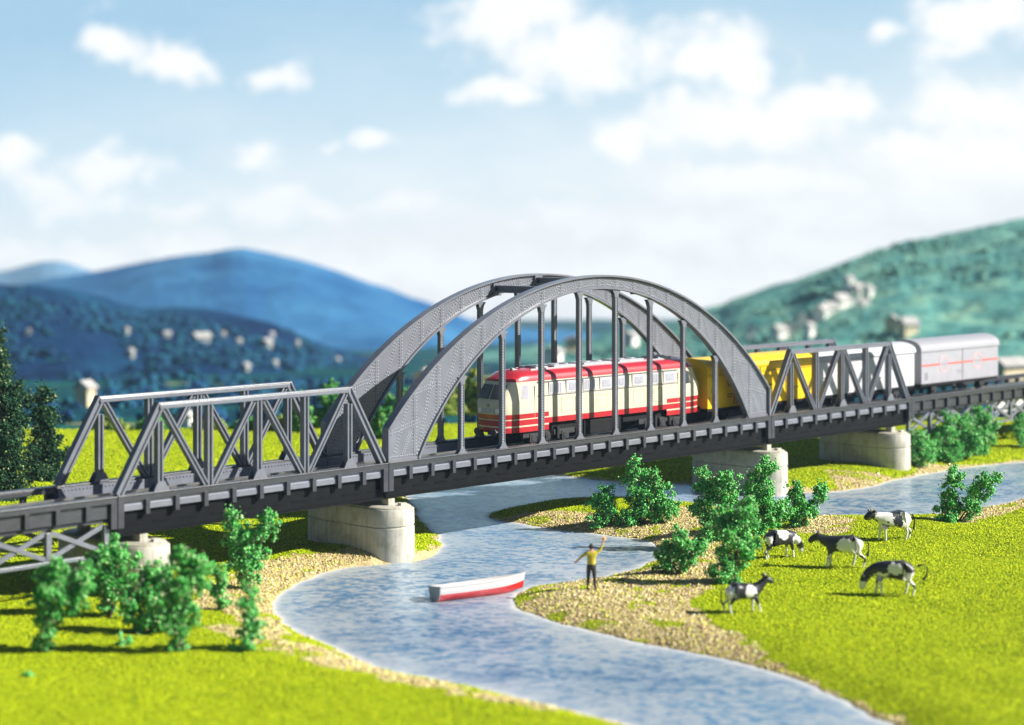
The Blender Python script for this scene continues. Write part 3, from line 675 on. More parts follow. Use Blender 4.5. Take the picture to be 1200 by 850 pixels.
STUB = 3.05 / 2
def deck_parts(root, base, x0, x1, approach=False):
    """chords, floor, side plates, brackets and the dark girders below, for one span"""
    for side in (0, 1):
        yo = -0.16 if side == 0 else W + 0.16          # outer face
        yi = 0.34 if side == 0 else W - 0.34
        sg = 1 if side == 0 else -1
        m = MB(); m.box(x0 + .02, x1 - .02, min(yo, yi), max(yo, yi), ZC - .28, ZC - .06)
        m.box(x0 + .02, x1 - .02, min(yo - sg * .03, yi + sg * .02), max(yo - sg * .03, yi + sg * .02), ZC - .06, ZC)
        if not approach:
            n = int((x1 - x0) / 0.17)
            for i in range(n):
                rivet(m, (x0 + .1 + i * .17, yi - sg * .1, ZC), 1, axis='z')
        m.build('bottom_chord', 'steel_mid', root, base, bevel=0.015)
        # bright plate behind the brackets
        if not (approach and side == 1):
            m = MB(); y0 = yo + sg * .17
            m.box(x0 + .02, x1 - .02, min(y0, y0 + sg * .1), max(y0, y0 + sg * .1), ZC - (.92 if approach else .47), ZC - .28)
            if not approach:
                m2 = MB(); m2.box(x0 + .02, x1 - .02, min(y0 - sg * .03, y0 + sg * .1), max(y0 - sg * .03, y0 + sg * .1), ZC - .70, ZC - .472)
                m2.build('ledge', 'steel_grey', root, base)
            m.build('side_plate', 'steel_mid' if approach else 'deck_plate', root, base)
        # brackets
        n = max(1, round((x1 - x0) / STUB)); st = (x1 - x0) / n
        for i in range(n + 1):
            x = x0 + i * st; hw = 0.115
            a, b = (x - hw, x + hw)
            if i == 0: a, b = x + .02, x + .34
            if i == n: a, b = x - .34, x - .02
            m = MB(); m.box(a, b, min(yo, yo + sg * .26), max(yo, yo + sg * .26), ZC - (.92 if 0 < i < n else 1.40), ZC - .28)
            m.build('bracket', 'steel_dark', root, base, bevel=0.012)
        # lower girder
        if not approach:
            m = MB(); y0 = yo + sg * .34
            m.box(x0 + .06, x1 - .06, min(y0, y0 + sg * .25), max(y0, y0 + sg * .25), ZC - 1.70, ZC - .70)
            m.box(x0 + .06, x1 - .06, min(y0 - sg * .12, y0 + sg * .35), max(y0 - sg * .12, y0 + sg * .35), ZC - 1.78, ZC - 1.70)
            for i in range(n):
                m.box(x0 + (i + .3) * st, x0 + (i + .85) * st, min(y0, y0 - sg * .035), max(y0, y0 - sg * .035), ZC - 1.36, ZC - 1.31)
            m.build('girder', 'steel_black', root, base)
        else:
            m = MB(); y0 = yo + sg * .30
            m.box(x0 + .06, x1 - .06, min(y0, y0 + sg * .2), max(y0, y0 + sg * .2), ZC - 1.12, ZC - .93)
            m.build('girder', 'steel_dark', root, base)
    # inner faces of the trough and the floor
    m = MB(); m.box(x0 + .02, x1 - .02, .36, W - .36, ZC - .98, ZC - .78)
    m.build('deck', 'floor_plate', root, base)
    if not approach:
        m = MB(); m.box(x0 + .02, x1 - .02, W - .46, W - .35, ZC - .78, ZC - .10)
        n = int((x1 - x0) / .2)
        for i in range(n): rivet(m, (x0 + .15 + i * .2, W - .46, ZC - .2), -1)
        m.build('kick_plate', 'steel_grey', root, base)

# --- truss span
TH_ = 3.85
def truss_span(x0, label):
    base = (x0, W / 2, 0); L1 = 16.0
    root = empty('truss_span', base); tag(root, label, 'bridge span', 'truss spans of the bridge')
    deck_parts(root, base, x0, x0 + L1)
    for side in (0, 1):
        yc = 0.16 if side == 0 else W - 0.16
        zt = ZC + TH_
        X = lambda s: x0 + s * L1
        m = MB(); m.box(X(.147), X(.853), yc - .17, yc + .17, zt - .27, zt - .06)
        m.box(X(.142), X(.858), yc - .20, yc + .20, zt - .06, zt)
        m.build('top_chord', 'steel_grey', root, base, bevel=0.03)
        for a, b in ((.012, .150), (.988, .850)):
            m = MB(); hbeam(m, (X(a), ZC), (X(b), zt - .12), yc, .38, .36, .11, .09, 0, .1); m.build('end_post', 'steel_grey', root, base, bevel=0.02)
        for a, b, in ((.310, .165), (.335, .480), (.665, .520), (.690, .835)):
            m = MB(); hbeam(m, (X(a), ZC), (X(b), zt - .28), yc, .28, .30, .09, .07); m.build('diagonal', 'steel_grey', root, base, bevel=0.02)
        for s, sh in ((.150, .52), (.322, 0), (.5, 0), (.678, 0), (.850, .52)):
            m = MB(); hbeam(m, (X(s), ZC), (X(s), zt - .28 - sh), yc, .32, .32, .10, .07)
            m.build('vertical_post', 'steel_grey', root, base, bevel=0.02)
        for s in (.15, .5, .85):
            m = MB()
            for y in (yc - .22, yc + .16):
                v = [(X(s) - .42, ZC), (X(s) + .42, ZC), (X(s) + .30, ZC + .22), (X(s) + .17, ZC + .42), (X(s) - .17, ZC + .42), (X(s) - .30, ZC + .22)]
                m.loft([[(a, y, b) for a, b in v], [(a, y + .06, b) for a, b in v]])
            m.build('gusset_plate', 'steel_grey', root, base)
    for s in (.18,.82):     # sway bars between the two frames stay below the top chords
        pass
    return root
t1 = truss_span(0.0, 'short grey truss span nearest the camera, empty of any train')
t2 = copy_tree(t1); t2.location.x = 48.0
tag(t2, 'short grey truss span at the far end with yellow and white wagons inside', 'bridge span', 'truss spans of the bridge')

# --- arch span
def arch_span():
    x0, x1, xm = 16.0, 48.0, 32.0
    base = (xm, W / 2, 0)
    root = empty('arch_span', base); tag(root, 'long grey arched bridge span with riveted ribs around the red and cream locomotive', 'bridge span')
    deck_parts(root, base, x0, x1)
    Ro = (15.95 ** 2 + 7.2 ** 2) / 14.4; zo = 8.87 - Ro
    Ri = (13.8 ** 2 + 8.1 ** 2) / 16.2; zi = 8.1 - Ri
    fo = lambda x: zo + math.sqrt(max(0, Ro * Ro - (x - xm) ** 2))
    fi = lambda x: zi + math.sqrt(max(0, Ri * Ri - (x - xm) ** 2)) if abs(x - xm) < 13.8 else 0.0
    hang = [xm + (i - 3.5) * 3.05 for i in range(8)]
    stiff = sorted(hang + [xm + (i - 3) * 3.05 for i in range(7)] + [xm - 4.9 * 3.05 + .9, xm + 4.9 * 3.05 - .9, xm - 4.2 * 3.05 + .4, xm + 4.2 * 3.05 - .4])
    for side in (0, 1):
        yw = 0.12 if side == 0 else W - 0.12        # web mid-plane
        m = MB()
        # web, as strips between the two curves
        N = 96
        xs = [x0 + .04 + (x1 - x0 - .08) * i / N for i in range(N + 1)]
        top = [(x, fo(x)) for x in xs]; bot = [(x, max(0.0, fi(x))) for x in xs]
        for y, _ in ((yw - .06, 0), (yw + .06, 1)):
            v = [(x, y, ZC + z) for x, z in top] + [(x, y, ZC + z) for x, z in bot]
            m.add(v, [(i, i + 1, N + 2 + i, N + 1 + i) for i in range(N)])
        # flanges
        def flange(pts, th, hw, up):
            rings = []
            for i, (x, z) in enumerate(pts):
                a = pts[max(0, i - 1)]; b = pts[min(len(pts) - 1, i + 1)]
                tx, tz = b[0] - a[0], b[1] - a[1]; l = math.hypot(tx, tz); nx, nz = -tz / l * up, tx / l * up
                rings.append([(x, yw - hw, ZC + z), (x, yw + hw, ZC + z), (x - nx * th, yw + hw, ZC + z - nz * th), (x - nx * th, yw - hw, ZC + z - nz * th)])
            m.loft(rings)
        flange(top, .10, .24, 1)
        flange([(xm + 13.8 * math.sin(t), None) for t in ()] or [(x, fi(x)) for x in [xm - 13.8 + 27.6 * i / 110 for i in range(111)]], .10, .20, -1)
        m.box(x0 + .02, x0 + .14, yw - .24, yw + .24, ZC, ZC + fo(x0 + .05)); m.box(x1 - .14, x1 - .02, yw - .24, yw + .24, ZC, ZC + fo(x1 - .05))
        m.box(x0 + .14, x0 + 2.35, yw - .14, yw + .14, ZC, ZC + .12); m.box(x1 - 2.35, x1 - .14, yw - .14, yw + .14, ZC, ZC + .12)
        # stiffener straps and rivets on both faces
        for ny, yf in ((-1, yw - .06), (1, yw + .06)):
            for x in stiff:
                zb, zt = max(.1, fi(x)) + .08, fo(x) - .08
                if zt - zb < .2: continue
                m.box(x - .075, x + .075, min(yf, yf + ny * .025), max(yf, yf + ny * .025), ZC + zb, ZC + zt)
                k = int((zt - zb) / .165)
                for j in range(k):
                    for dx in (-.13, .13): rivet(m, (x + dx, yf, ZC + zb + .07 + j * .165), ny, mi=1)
            for (ff, off) in ((fo, -.20), (fi, .20)):
                x = x0 + .3
                while x < x1 - .3:
                    z = ff(x); sl = (ff(x + .05) - ff(x - .05)) / .1; l = math.hypot(1, sl)
                    px, pz = x - sl / l * off, z + off / l
                    if ff is fi and abs(x - xm) > 13.7: x += .1; continue
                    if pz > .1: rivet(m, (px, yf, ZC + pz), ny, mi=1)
                    x += .165 / l
            ends = sorted(set([x0 + .35] + stiff + [x1 - .35]))
            for a, b in zip(ends[:-1], ends[1:]):
                if b - a < .7: continue
                za0, za1 = max(.2, fi(a)) + .25, fo(a) - .3; zb0, zb1 = max(.2, fi(b)) + .25, fo(b) - .3
                if a < xm: p, q = (a + .25, za0 if za1 > za0 else (za0 + za1) / 2), (b - .25, zb1)
                else: p, q = (a + .25, za1), (b - .25, zb0 if zb1 > zb0 else (zb0 + zb1) / 2)
                l = math.hypot(q[0] - p[0], q[1] - p[1]); k = int(l / .165)
                nx, nz = -(q[1] - p[1]) / l, (q[0] - p[0]) / l
                for j in range(k + 1):
                    t = j / max(1, k)
                    for o in (-.07, .07):
                        x_, z_ = p[0] + (q[0] - p[0]) * t + nx * o, p[1] + (q[1] - p[1]) * t + nz * o
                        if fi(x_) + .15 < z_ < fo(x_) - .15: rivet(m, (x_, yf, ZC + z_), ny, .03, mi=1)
            # crossing seams near the feet
            for sx in (-1, 1):
                for zz, xa, xb in ((1.35, 15.6, 13.75), (3.15, 14.3, 12.4)):
                    for j in range(15):
                        t = j / 14
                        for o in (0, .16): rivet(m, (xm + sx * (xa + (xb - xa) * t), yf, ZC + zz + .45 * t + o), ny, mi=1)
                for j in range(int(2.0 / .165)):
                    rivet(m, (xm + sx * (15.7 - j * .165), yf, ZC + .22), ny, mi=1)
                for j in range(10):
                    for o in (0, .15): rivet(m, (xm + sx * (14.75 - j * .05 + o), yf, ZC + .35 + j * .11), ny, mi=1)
        m.build('arch_rib', ['steel_grey', 'rivet_highlight'], root, base)
        for x in hang:
            m = MB(); zt = ZC + fi(x) - .04
            hbeam(m, (x, ZC), (x, zt), yw, .25, .24, .04, .09)
            # flared foot and head
            for z0, z1 in ((ZC + .002, ZC + .3), (zt, zt - .42)):
                for y in (yw - .13, yw + .09):
                    v = [(x - .34, z0), (x + .34, z0), (x + .2, z0 + (z1 - z0) * .4), (x + .12, z1), (x - .12, z1), (x - .2, z0 + (z1 - z0) * .4)]
                    m.loft([[(a, y, b) for a, b in v], [(a, y + .05, b) for a, b in v]])
            k = int((zt - ZC - .5) / .14)
            for j in range(k):
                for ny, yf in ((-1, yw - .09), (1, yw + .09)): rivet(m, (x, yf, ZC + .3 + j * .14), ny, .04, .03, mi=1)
            m.build('hanger', ['steel_grey', 'rivet_highlight'], root, base)
    for x in (28.6, 32.0, 35.4):
        m = MB(); z = ZC + fi(x) + .36
        m.box(x - .2, x + .2, .34, W - .34, z + .12, z + .2); m.box(x - .2, x + .2, .34, W - .34, z - .2, z - .12); m.box(x - .05, x + .05, .34, W - .34, z - .12, z + .12)
        for y in (.19, W - .34):
            m.box(x - .3, x + .3, y, y + .15, z - .38, z + .3)
        m.build('cross_beam', 'steel_grey', root, base)
    return root
arch_span()

# --- approaches on lattice girders
def approach(x0, x1, panel, label, start):
    base = ((x0 + x1) / 2, W / 2, 0)
    root = empty('approach_span', base); tag(root, label, 'bridge span', 'lattice approach spans of the bridge')
    deck_parts(root, base, x0, x1, approach=True)
    for yc in (0.18, W - .18):
        zt, zb = ZC - 1.22, ZC - 2.42
        m = MB(); m.box(x0 + .1, x1 - .1, yc - .13, yc + .13, zb - .16, zb); m.build('lattice_chord', 'steel_grey', root, base, bevel=.015)
        x = start
        sg = 1 if x1 > x0 + 0 and start == x0 + .25 else 1
        n = int((x1 - .2 - start) / panel)
        for i in range(n + 1):
            xx = start + i * panel
            m = MB(); m.box(xx - .13, xx + .13, yc - .12, yc + .12, zb, zt); m.build('lattice_post', 'steel_grey', root, base, bevel=.012)
            if i < n:
                for fl in (0, 1):
                    a, b = ((xx + .12, zb + .08), (xx + panel - .12, zt - .02)) if fl else ((xx + .12, zt - .02), (xx + panel - .12, zb + .08))
                    m = MB(); o = .03 if fl else -.03
                    v0 = Vector((a[0], yc + o, a[1])); v1 = Vector((b[0], yc + o, b[1])); ax = (v1 - v0).normalized(); nn = Vector((-ax.z, 0, ax.x)) * .10
                    dy = Vector((0, .06, 0))
                    m.loft([[p - nn - dy, p + nn - dy, p + nn + dy, p - nn + dy] for p in (v0, v1)])
                    m.build('lattice_brace', 'steel_grey', root, base, bevel=.01)
    return root
approach(-21.0, 0.0, 2.9, 'lattice approach span at the left edge, without a train', -21.0 + .25 + .05)
approach(64.0, 92.0, 2.75, 'lattice approach span at the right edge under the silver wagon', 64.1)

# --- track
tr = empty('railway_track', (34, W / 2, ZC - .78)); tag(tr, 'single railway track running along the bridge deck', 'track')
RZ = ZC - .34
for sgn in (-1, 1):
    m = MB(); y = W / 2 + sgn * .72
    m.box(-21, 92, y - .045, y + .045, RZ - .09, RZ); m.box(-21, 92, y - .02, y + .02, RZ - .2, RZ - .09); m.box(-21, 92, y - .1, y + .1, RZ - .24, RZ - .2)
    m.build('rail', 'rail_steel', tr, (34, W / 2, ZC - .78))
sl = MB(); sl.box(-.22, .22, -1.25, 1.25, 0.0, .2)
s0 = None
for i in range(98):
    x = -20.5 + i * 1.155
    if s0 is None: s0 = sl.build('sleeper', 'sleeper_brown', tr); o = s0
    else: o = s0.copy(); COL.objects.link(o); o.parent = tr
    o.location = (x - 34, 0, .002)
# --- piers
def stadium(cx, y0, y1, r, z, n=14):
    p = []
    for k in range(n + 1):
        a = math.pi + math.pi * k / n; p.append((cx + r * math.cos(a), y0 + r * math.sin(a), z))
    for k in range(n + 1):
        a = math.pi * k / n; p.append((cx + r * math.cos(a), y1 + r * math.sin(a), z))
    return p
def pier(cx, label):
    b = (cx, W / 2, gz(cx, W / 2))
    root = empty('pier', b); tag(root, label, 'pier', 'stone piers carrying the bridge')
    y0, y1 = .10, W - .36
    m = MB()
    prof = [(1.20, -.8), (1.20, 0.25), (1.19, 1.66), (1.13, 1.70), (1.13, 1.75), (1.19, 1.79), (1.17, 2.52), (1.12, 2.58)]
    m.loft([stadium(cx, y0, y1, r, z) for r, z in prof]); m.build('pier_body', 'pier_stone', root, b, smooth=True)
    m = MB(); m.loft([stadium(cx, y0 + .06, y1 - .06, r, z) for r, z in ((1.06, 2.57), (1.06, 2.64), (1.00, 2.68))]); m.build('cap', 'pier_stone', root, b, smooth=True)
    for yy in (.25, W - .25):
        m = MB(); m.box(cx - .22, cx + .22, yy - .24, yy + .24, 2.67, 3.0); m.build('bearing', 'pier_stone', root, b, bevel=.03)
    m = MB(); m.box(cx + .15, cx + .55, y0 - .6, y0 - .35, 2.67, 2.80); m.build('anchor_block', 'pier_stone', root, b, bevel=.02)
    return root
pier(1.5, 'stone pier half hidden by bushes, under the left end of the near truss')
pier(16.35, 'broad stone pier at the water under the left foot of the arch')
pier(48.0, 'rounded stone pier behind the bushes, under the right foot of the arch')
pier(62.0, 'end stone pier on the far bank below the wagons')

# ------------------------------------------------------------------ the train
YT = W / 2
def wheelset(root, base, x, r, inner=False):
    for sgn in (-1, 1):
        m = MB(); m.disc((x, YT + sgn * .74, RZ + r), (0, 1, 0), r, .12, 18); m.disc((x, YT + sgn * .80, RZ + r), (0, 1, 0), r * .45, .1, 12)
        m.build('wheel', 'under_grey', root, base, smooth=True)

def loco():
    x0, x1 = 25.8, 42.85; hw = 1.22
    base = (34, YT, RZ); root = empty('locomotive', base)
    tag(root, 'red and cream diesel locomotive leading the train under the arch', 'locomotive')
    # stations along X: (x, half width, roof lift)
    zs = [.86, 1.14, 1.22, 1.52, 1.58, 1.62, 1.84, 2.0, 2.5, 2.6, 3.45, 3.58]      # heights above rail
    nose = {z: 0 for z in zs}
    def nose_x(z):   # rake of the front: the lower nose slopes slightly, the windscreen leans back
        if z <= 1.6: return 0.10
        if z <= 2.5: return 0.0 + 0.05 * (2.5 - z)
        return (z - 2.5) * 0.56
    def plan(t):     # half width vs distance from the very front (rounded nose)
        t = max(0, t)
        return hw * (0.74 + 0.26 * min(1, t / 1.0) ** 0.62)
    def tumble(z): return 1.0 - 0.05 * max(0, (z - 2.4)) / 1.2
    offs = [0, .12, .35, .7, 1.1, 2.0, 3.4]
    # side shell as a loft of rings (front half, rear half mirrored)
    def ring(off, rear):
        pts = []
        for z in zs:
            x = off + nose_x(z) * (1 - min(1, off / 2.0)); y = plan(off) * tumble(z)
            X = x0 + x if not rear else x1 - x
            pts.append((X, y, z))
        return pts
    st = [ring(o, False) for o in offs] + [ring(o, True) for o in reversed(offs)]
    def band(z0, z1, endpart):
        z = (z0 + z1) / 2
        if z < 1.14: return 1 if endpart else 3
        if z < 1.22: return 0 if endpart else 3
        if z < 1.52: return 1
        if z < 1.58: return 0
        if z < 1.62: return 1 if endpart else 0
        if z < 1.84: return 1 if endpart else 0
        if 2.6 < z < 3.45: return 0
        return 0
    m = MB()
    n = len(zs)
    for sgn in (-1, 1):
        o = len(m.v)
        for s_ in st: m.v += [(x, YT + sgn * y, RZ + z) for x, y, z in s_]
        for i in range(len(st) - 1):
            endp = i < 6 or i >= len(st) - 7
            for j in range(n - 1):
                if not endp and zs[j + 1] <= 1.22 + 1e-6: continue
                m.f.append((o + i * n + j, o + (i + 1) * n + j, o + (i + 1) * n + j + 1, o + i * n + j + 1)); m.m.append(band(zs[j], zs[j + 1], endp))
    for s_ in (st[0], st[-1]):                 # front and rear faces
        o = len(m.v)
        K = 6
        for (x, y, z) in s_:
            for k in range(K + 1):
                f = -1 + 2 * k / K; bulge = (1 - f * f) * .11 * (-1 if s_ is st[0] else 1)
                m.v.append((x + bulge, YT + f * y, RZ + z))
        for j in range(n - 1):
            for k in range(K):
                m.f.append((o + j * (K + 1) + k, o + j * (K + 1) + k + 1, o + (j + 1) * (K + 1) + k + 1, o + (j + 1) * (K + 1) + k)); m.m.append(band(zs[j], zs[j + 1], True))
    m.v = list(m.v)
    m.build('body', ['loco_cream', 'loco_red', 'loco_pale', 'under_black'], root, base, smooth=True)
    # roof
    m = MB(); rings = []
    for off, rear in [(o, False) for o in offs] + [(o, True) for o in reversed(offs)]:
        x = off + nose_x(3.58) * (1 - min(1, off / 2.0)) - .02; X = x0 + x if not rear else x1 - x
        y = plan(off) * tumble(3.5) + .015; lift = .62 * min(1, .25 + off / 1.6)
        rings.append([(X, YT + y * math.cos(math.pi * k / 12), RZ + 3.56 + lift * math.sin(math.pi * k / 12) ** .75) for k in range(13)])
    m.loft(rings, 0, closed=True); m.build('roof', 'loco_red', root, base, smooth=True)
    # roof fittings
    m = MB()
    for xx, l in ((29.3, 1.0), (31.3, 2.0), (34.0, 2.4), (37.0, 2.2), (40.0, 1.2)):
        m.box(xx - l / 2, xx + l / 2, YT - .62, YT + .62, RZ + 4.06, RZ + 4.24)
        m.disc((xx - l * .2, YT, RZ + 4.25), (0, 0, 1), .32, .08, 16); m.disc((xx + l * .25, YT, RZ + 4.25), (0, 0, 1), .28, .08, 16)
    m.box(28.3, 40.4, YT - .7, YT - .62, RZ + 4.06, RZ + 4.16); m.box(28.3, 40.4, YT + .62, YT + .7, RZ + 4.06, RZ + 4.16)
    m.build('roof_equipment', 'roof_grey', root, base, bevel=.02)
    for dx in (0, .3):
        m = MB(); m.tube([(27.7 + dx, YT - .3 + dx, RZ + 4.12), (27.35 + dx, YT - .3 + dx, RZ + 4.16), (27.2 + dx, YT - .3 + dx, RZ + 4.16)], [.04, .05, .1], 8); m.build('horn', 'roof_grey', root, base)
    # windscreens
    def quad(p, mat, name, par, th=(0, 0, 0)):
        mm = MB(); p = [Vector(q) for q in p]; nrm = (p[1] - p[0]).cross(p[3] - p[0]).normalized() * .03
        mm.loft([[q - nrm for q in p], [q + nrm for q in p]]); return mm.build(name, mat, par, base)
    for end in (0, 1):
        sx = 1 if end == 0 else -1; xe = x0 if end == 0 else x1
        fx = lambda z, y: xe + sx * (nose_x(z) - .11 * (1 - (y / (hw * .74)) ** 2) - .015)
        for s_ in (-1, 1):
            y0_, y1_ = s_ * .07, s_ * .84
            fr = quad([(fx(2.66, y0_) - .01 * sx, YT + y0_, RZ + 2.66), (fx(2.66, y1_) - .01 * sx, YT + y1_, RZ + 2.66), (fx(3.4, y1_) - .01 * sx, YT + y1_ * .98, RZ + 3.4), (fx(3.4, y0_) - .01 * sx, YT + y0_, RZ + 3.4)], 'glass_mid', 'windscreen', root)
            # side cab windows
            y = s_ * hw * .985
            xa, xb = xe + sx * 1.15, xe + sx * 1.75
            quad([(xa, YT + y * .985, RZ + 2.62), (xb, YT + y * 1.0, RZ + 2.62), (xb, YT + y * .972, RZ + 3.36), (xa + sx * .2, YT + y * .955, RZ + 3.36)], 'glass_pale' if end == 0 else 'glass_dark', 'cab_window', root)
            # lamps
            m = MB(); m.disc((xe + sx * (-.02), YT + s_ * .62, RZ + 2.05), (1, 0, 0), .13, .16, 14); h_ = m.build('headlight', 'lamp_white', root, base, smooth=True)
            m = MB(); m.tube([(xe + sx * .25, YT + s_ * .62, RZ + .92), (xe - sx * .28, YT + s_ * .62, RZ + .92)], .07, 8); m.disc((xe - sx * .32, YT + s_ * .62, RZ + .92), (1, 0, 0), .2, .06, 14); m.build('buffer', 'under_grey', root, base)
            m = MB(); m.tube([(xe - sx * .1, YT + s_ * .35, RZ + 2.3), (xe - sx * .1, YT + s_ * .35, RZ + 2.35)], .02, 6)
        m = MB(); m.box(min(xe - sx * .14, xe - sx * .07), max(xe - sx * .14, xe - sx * .07), YT - .42, YT + .42, RZ + 1.96, RZ + 2.14); m.build('front_strip', 'loco_pale', root, base)
        m = MB(); m.disc((xe - sx * .10, YT, RZ + 2.34), (1, 0, 0), .1, .04, 12); m.build('badge', 'panel_line', root, base)
        m = MB(); m.box(xe + sx * .02 - .06, xe + sx * .02 + .06, YT - .1, YT + .1, RZ + .75, RZ + 1.0); m.build('coupling', 'under_grey', root, base)
    # windows and vents along the sides
    for s_ in (-1, 1):
        y = YT + s_ * hw * .985
        for k, xx in enumerate([29.2, 30.62, 32.04, 33.46, 34.88, 36.30, 37.72, 39.14]):
            m = MB(); m.box(xx, xx + 1.16, y - .03, y + .03, RZ + 2.78, RZ + 3.42)
            f = m.build('vent_panel', 'loco_pale', root, base, bevel=.015)
            if k % 2 == 1 or k == 4:
                m = MB(); m.box(xx + .2, xx + .96, y - .045, y + .045, RZ + 2.88, RZ + 3.32); m.build('pane', 'glass_pale', f, base, bevel=.04)
                f.children[0].location = (0, 0, 0)
            else:
                m = MB()
                for q in range(6): m.box(xx + .12 + q * .16, xx + .2 + q * .16, y - .045, y + .045, RZ + 2.86, RZ + 3.34)
                m.build('louvre', 'glass_pale', f, base)
        m = MB(); m.box(28.3, 40.5, y - .04, y + .04, RZ + 2.70, RZ + 2.745); m.box(28.3, 40.5, y - .05, y + .05, RZ + 3.47, RZ + 3.50); m.build('trim_line', 'mark_grey', root, base)
        for xx, w_ in ((30.2, 1.2), (33.2, .9), (36.4, 1.0), (38.2, .8)):
            yo = YT + s_ * (hw * .998)
            for za, zb in ((1.72, 2.5),):
                m = MB(); t = .022
                for (a, b, c_, d_) in ((xx, xx + w_, za, za + t), (xx, xx + w_, zb - t, zb), (xx, xx + t, za, zb), (xx + w_ - t, xx + w_, za, zb)):
                    m.box(a, b, yo - .012, yo + .012, RZ + c_, RZ + d_)
                m.build('panel_outline', 'panel_line', root, base)
        # cab door with rails
        for xx in (28.05, 40.5):
            m = MB(); yo = YT + s_ * hw * .99
            for dx in (0, .62): m.box(xx + dx, xx + dx + .03, yo - .02, yo + .02, RZ + 1.62, RZ + 3.3)
            m.build('door', 'panel_line', root, base)
    # underframe: bogies, wheels, tank
    m = MB(); m.box(x0 + 1.0, x1 - 1.0, YT - .95, YT + .95, RZ + .72, RZ + 1.25); m.box(32.3, 35.7, YT - 1.05, YT + 1.05, RZ + .30, RZ + 1.1); m.build('underframe', 'under_black', root, base, bevel=.04)
    for cx in (29.4, 39.2):
        m = MB()
        for s_ in (-1, 1):
            y = YT + s_ * .98
            m.box(cx - 2.1, cx + 2.1, y - .08, y + .08, RZ + .52, RZ + .80)
            for dx in (-1.3, 0, 1.3):
                m.box(cx + dx - .28, cx + dx + .28, y - .12, y + .12, RZ + .25, RZ + .70); m.disc((cx + dx, y + s_ * .1, RZ + .46), (0, 1, 0), .17, .1, 12)
            for dx in (-.65, .65):
                m.tube([(cx + dx, y + s_ * .1, RZ + .35), (cx + dx, y + s_ * .1, RZ + .95)], .11, 8)
                m.box(cx + dx - .05, cx + dx + .05, y - .1, y + s_ * .2, RZ + .3, RZ + .36)
        bg = m.build('bogie', 'under_grey', root, base)
        for dx in (-1.3, 1.3): wheelset(root, base, cx + dx, .45)
    return root
loco()

def wagon(x0, x1, body, roofm, label, cat, hw=1.22, zb=.95, ze=3.55, zr=4.15, fn=None, round_end=False):
    xm = (x0 + x1) / 2; base = (xm, YT, RZ); root = empty('freight_wagon', base); tag(root, label, cat, 'wagons behind the locomotive')
    # shell: arch section lofted along X
    def sec(x, sc=1.0):
        p = [(x, YT - hw, RZ + zb)]
        p += [(x, YT - hw, RZ + ze)]
        return p
    m = MB(); m.box(x0, x1, YT - hw, YT + hw, RZ + zb, RZ + ze)
    # gabled ends up into the roof curve
    K = 14
    arc = [(YT - hw * math.cos(math.pi * k / K), RZ + ze + (zr - ze) * math.sin(math.pi * k / K) ** .8) for k in range(K + 1)]
    for x, dx in ((x0, .05), (x1 - .05, .05)):
        m.loft([[(x, y, z - .01) for y, z in arc], [(x + dx, y, z - .01) for y, z in arc]])
    m.build('body', body, root, base, bevel=.03)
    m = MB(); ov = .10
    arc2 = [(YT - (hw + .07) * math.cos(math.pi * k / K), RZ + ze - .04 + (zr - ze + .06) * math.sin(math.pi * k / K) ** .8) for k in range(K + 1)]
    m.loft([[(x, y, z) for y, z in arc2] for x in (x0 - ov, x0 - ov + .08, x1 + ov - .08, x1 + ov)], 0); m.build('roof', roofm, root, base, smooth=True)
    m = MB(); m.box(x0 + .1, x1 - .1, YT - .9, YT + .9, RZ + .72, RZ + zb - .003)
    for s_ in (-1, 1):
        m.box(x0 + .05, x1 - .05, YT + s_ * 1.12 - .05, YT + s_ * 1.12 + .05, RZ + .78, RZ + zb - .004)
    m.build('underframe', 'under_black', root, base)
    for cx in (x0 + 2.0, x1 - 2.0):
        wheelset(root, base, cx, .42)
        for s_ in (-1, 1):
            m = MB(); y = YT + s_ * .98
            m.box(cx - .34, cx + .34, y - .06, y + .06, RZ + .42, RZ + .74); m.disc((cx, y + s_ * .05, RZ + .44), (0, 1, 0), .15, .1, 10)
            m.build('axle_guard', 'under_grey', root, base)
    for xe, sx in ((x0, 1), (x1, -1)):
        for s_ in (-1, 1):
            m = MB(); m.tube([(xe + sx * .1, YT + s_ * .62, RZ + .84), (xe - sx * .26, YT + s_ * .62, RZ + .84)], .06, 8); m.disc((xe - sx * .29, YT + s_ * .62, RZ + .84), (1, 0, 0), .17, .05, 12); m.build('buffer', 'under_grey', root, base)
        m = MB(); m.box(xe - sx * .2 - .15, xe - sx * .2 + .15, YT - .09, YT + .09, RZ + .72, RZ + .86); m.build('coupling', 'under_black', root, base)
    if fn: fn(root, base, x0, x1, hw, zb, ze)
    return root
def marks(root, base, items, mat, y, name='marking'):
    m = MB()
    for (xa, xb, za, zb_) in items: m.box(xa, xb, y - .008, y + .02, RZ + za, RZ + zb_)
    return m.build(name, mat, root, base)
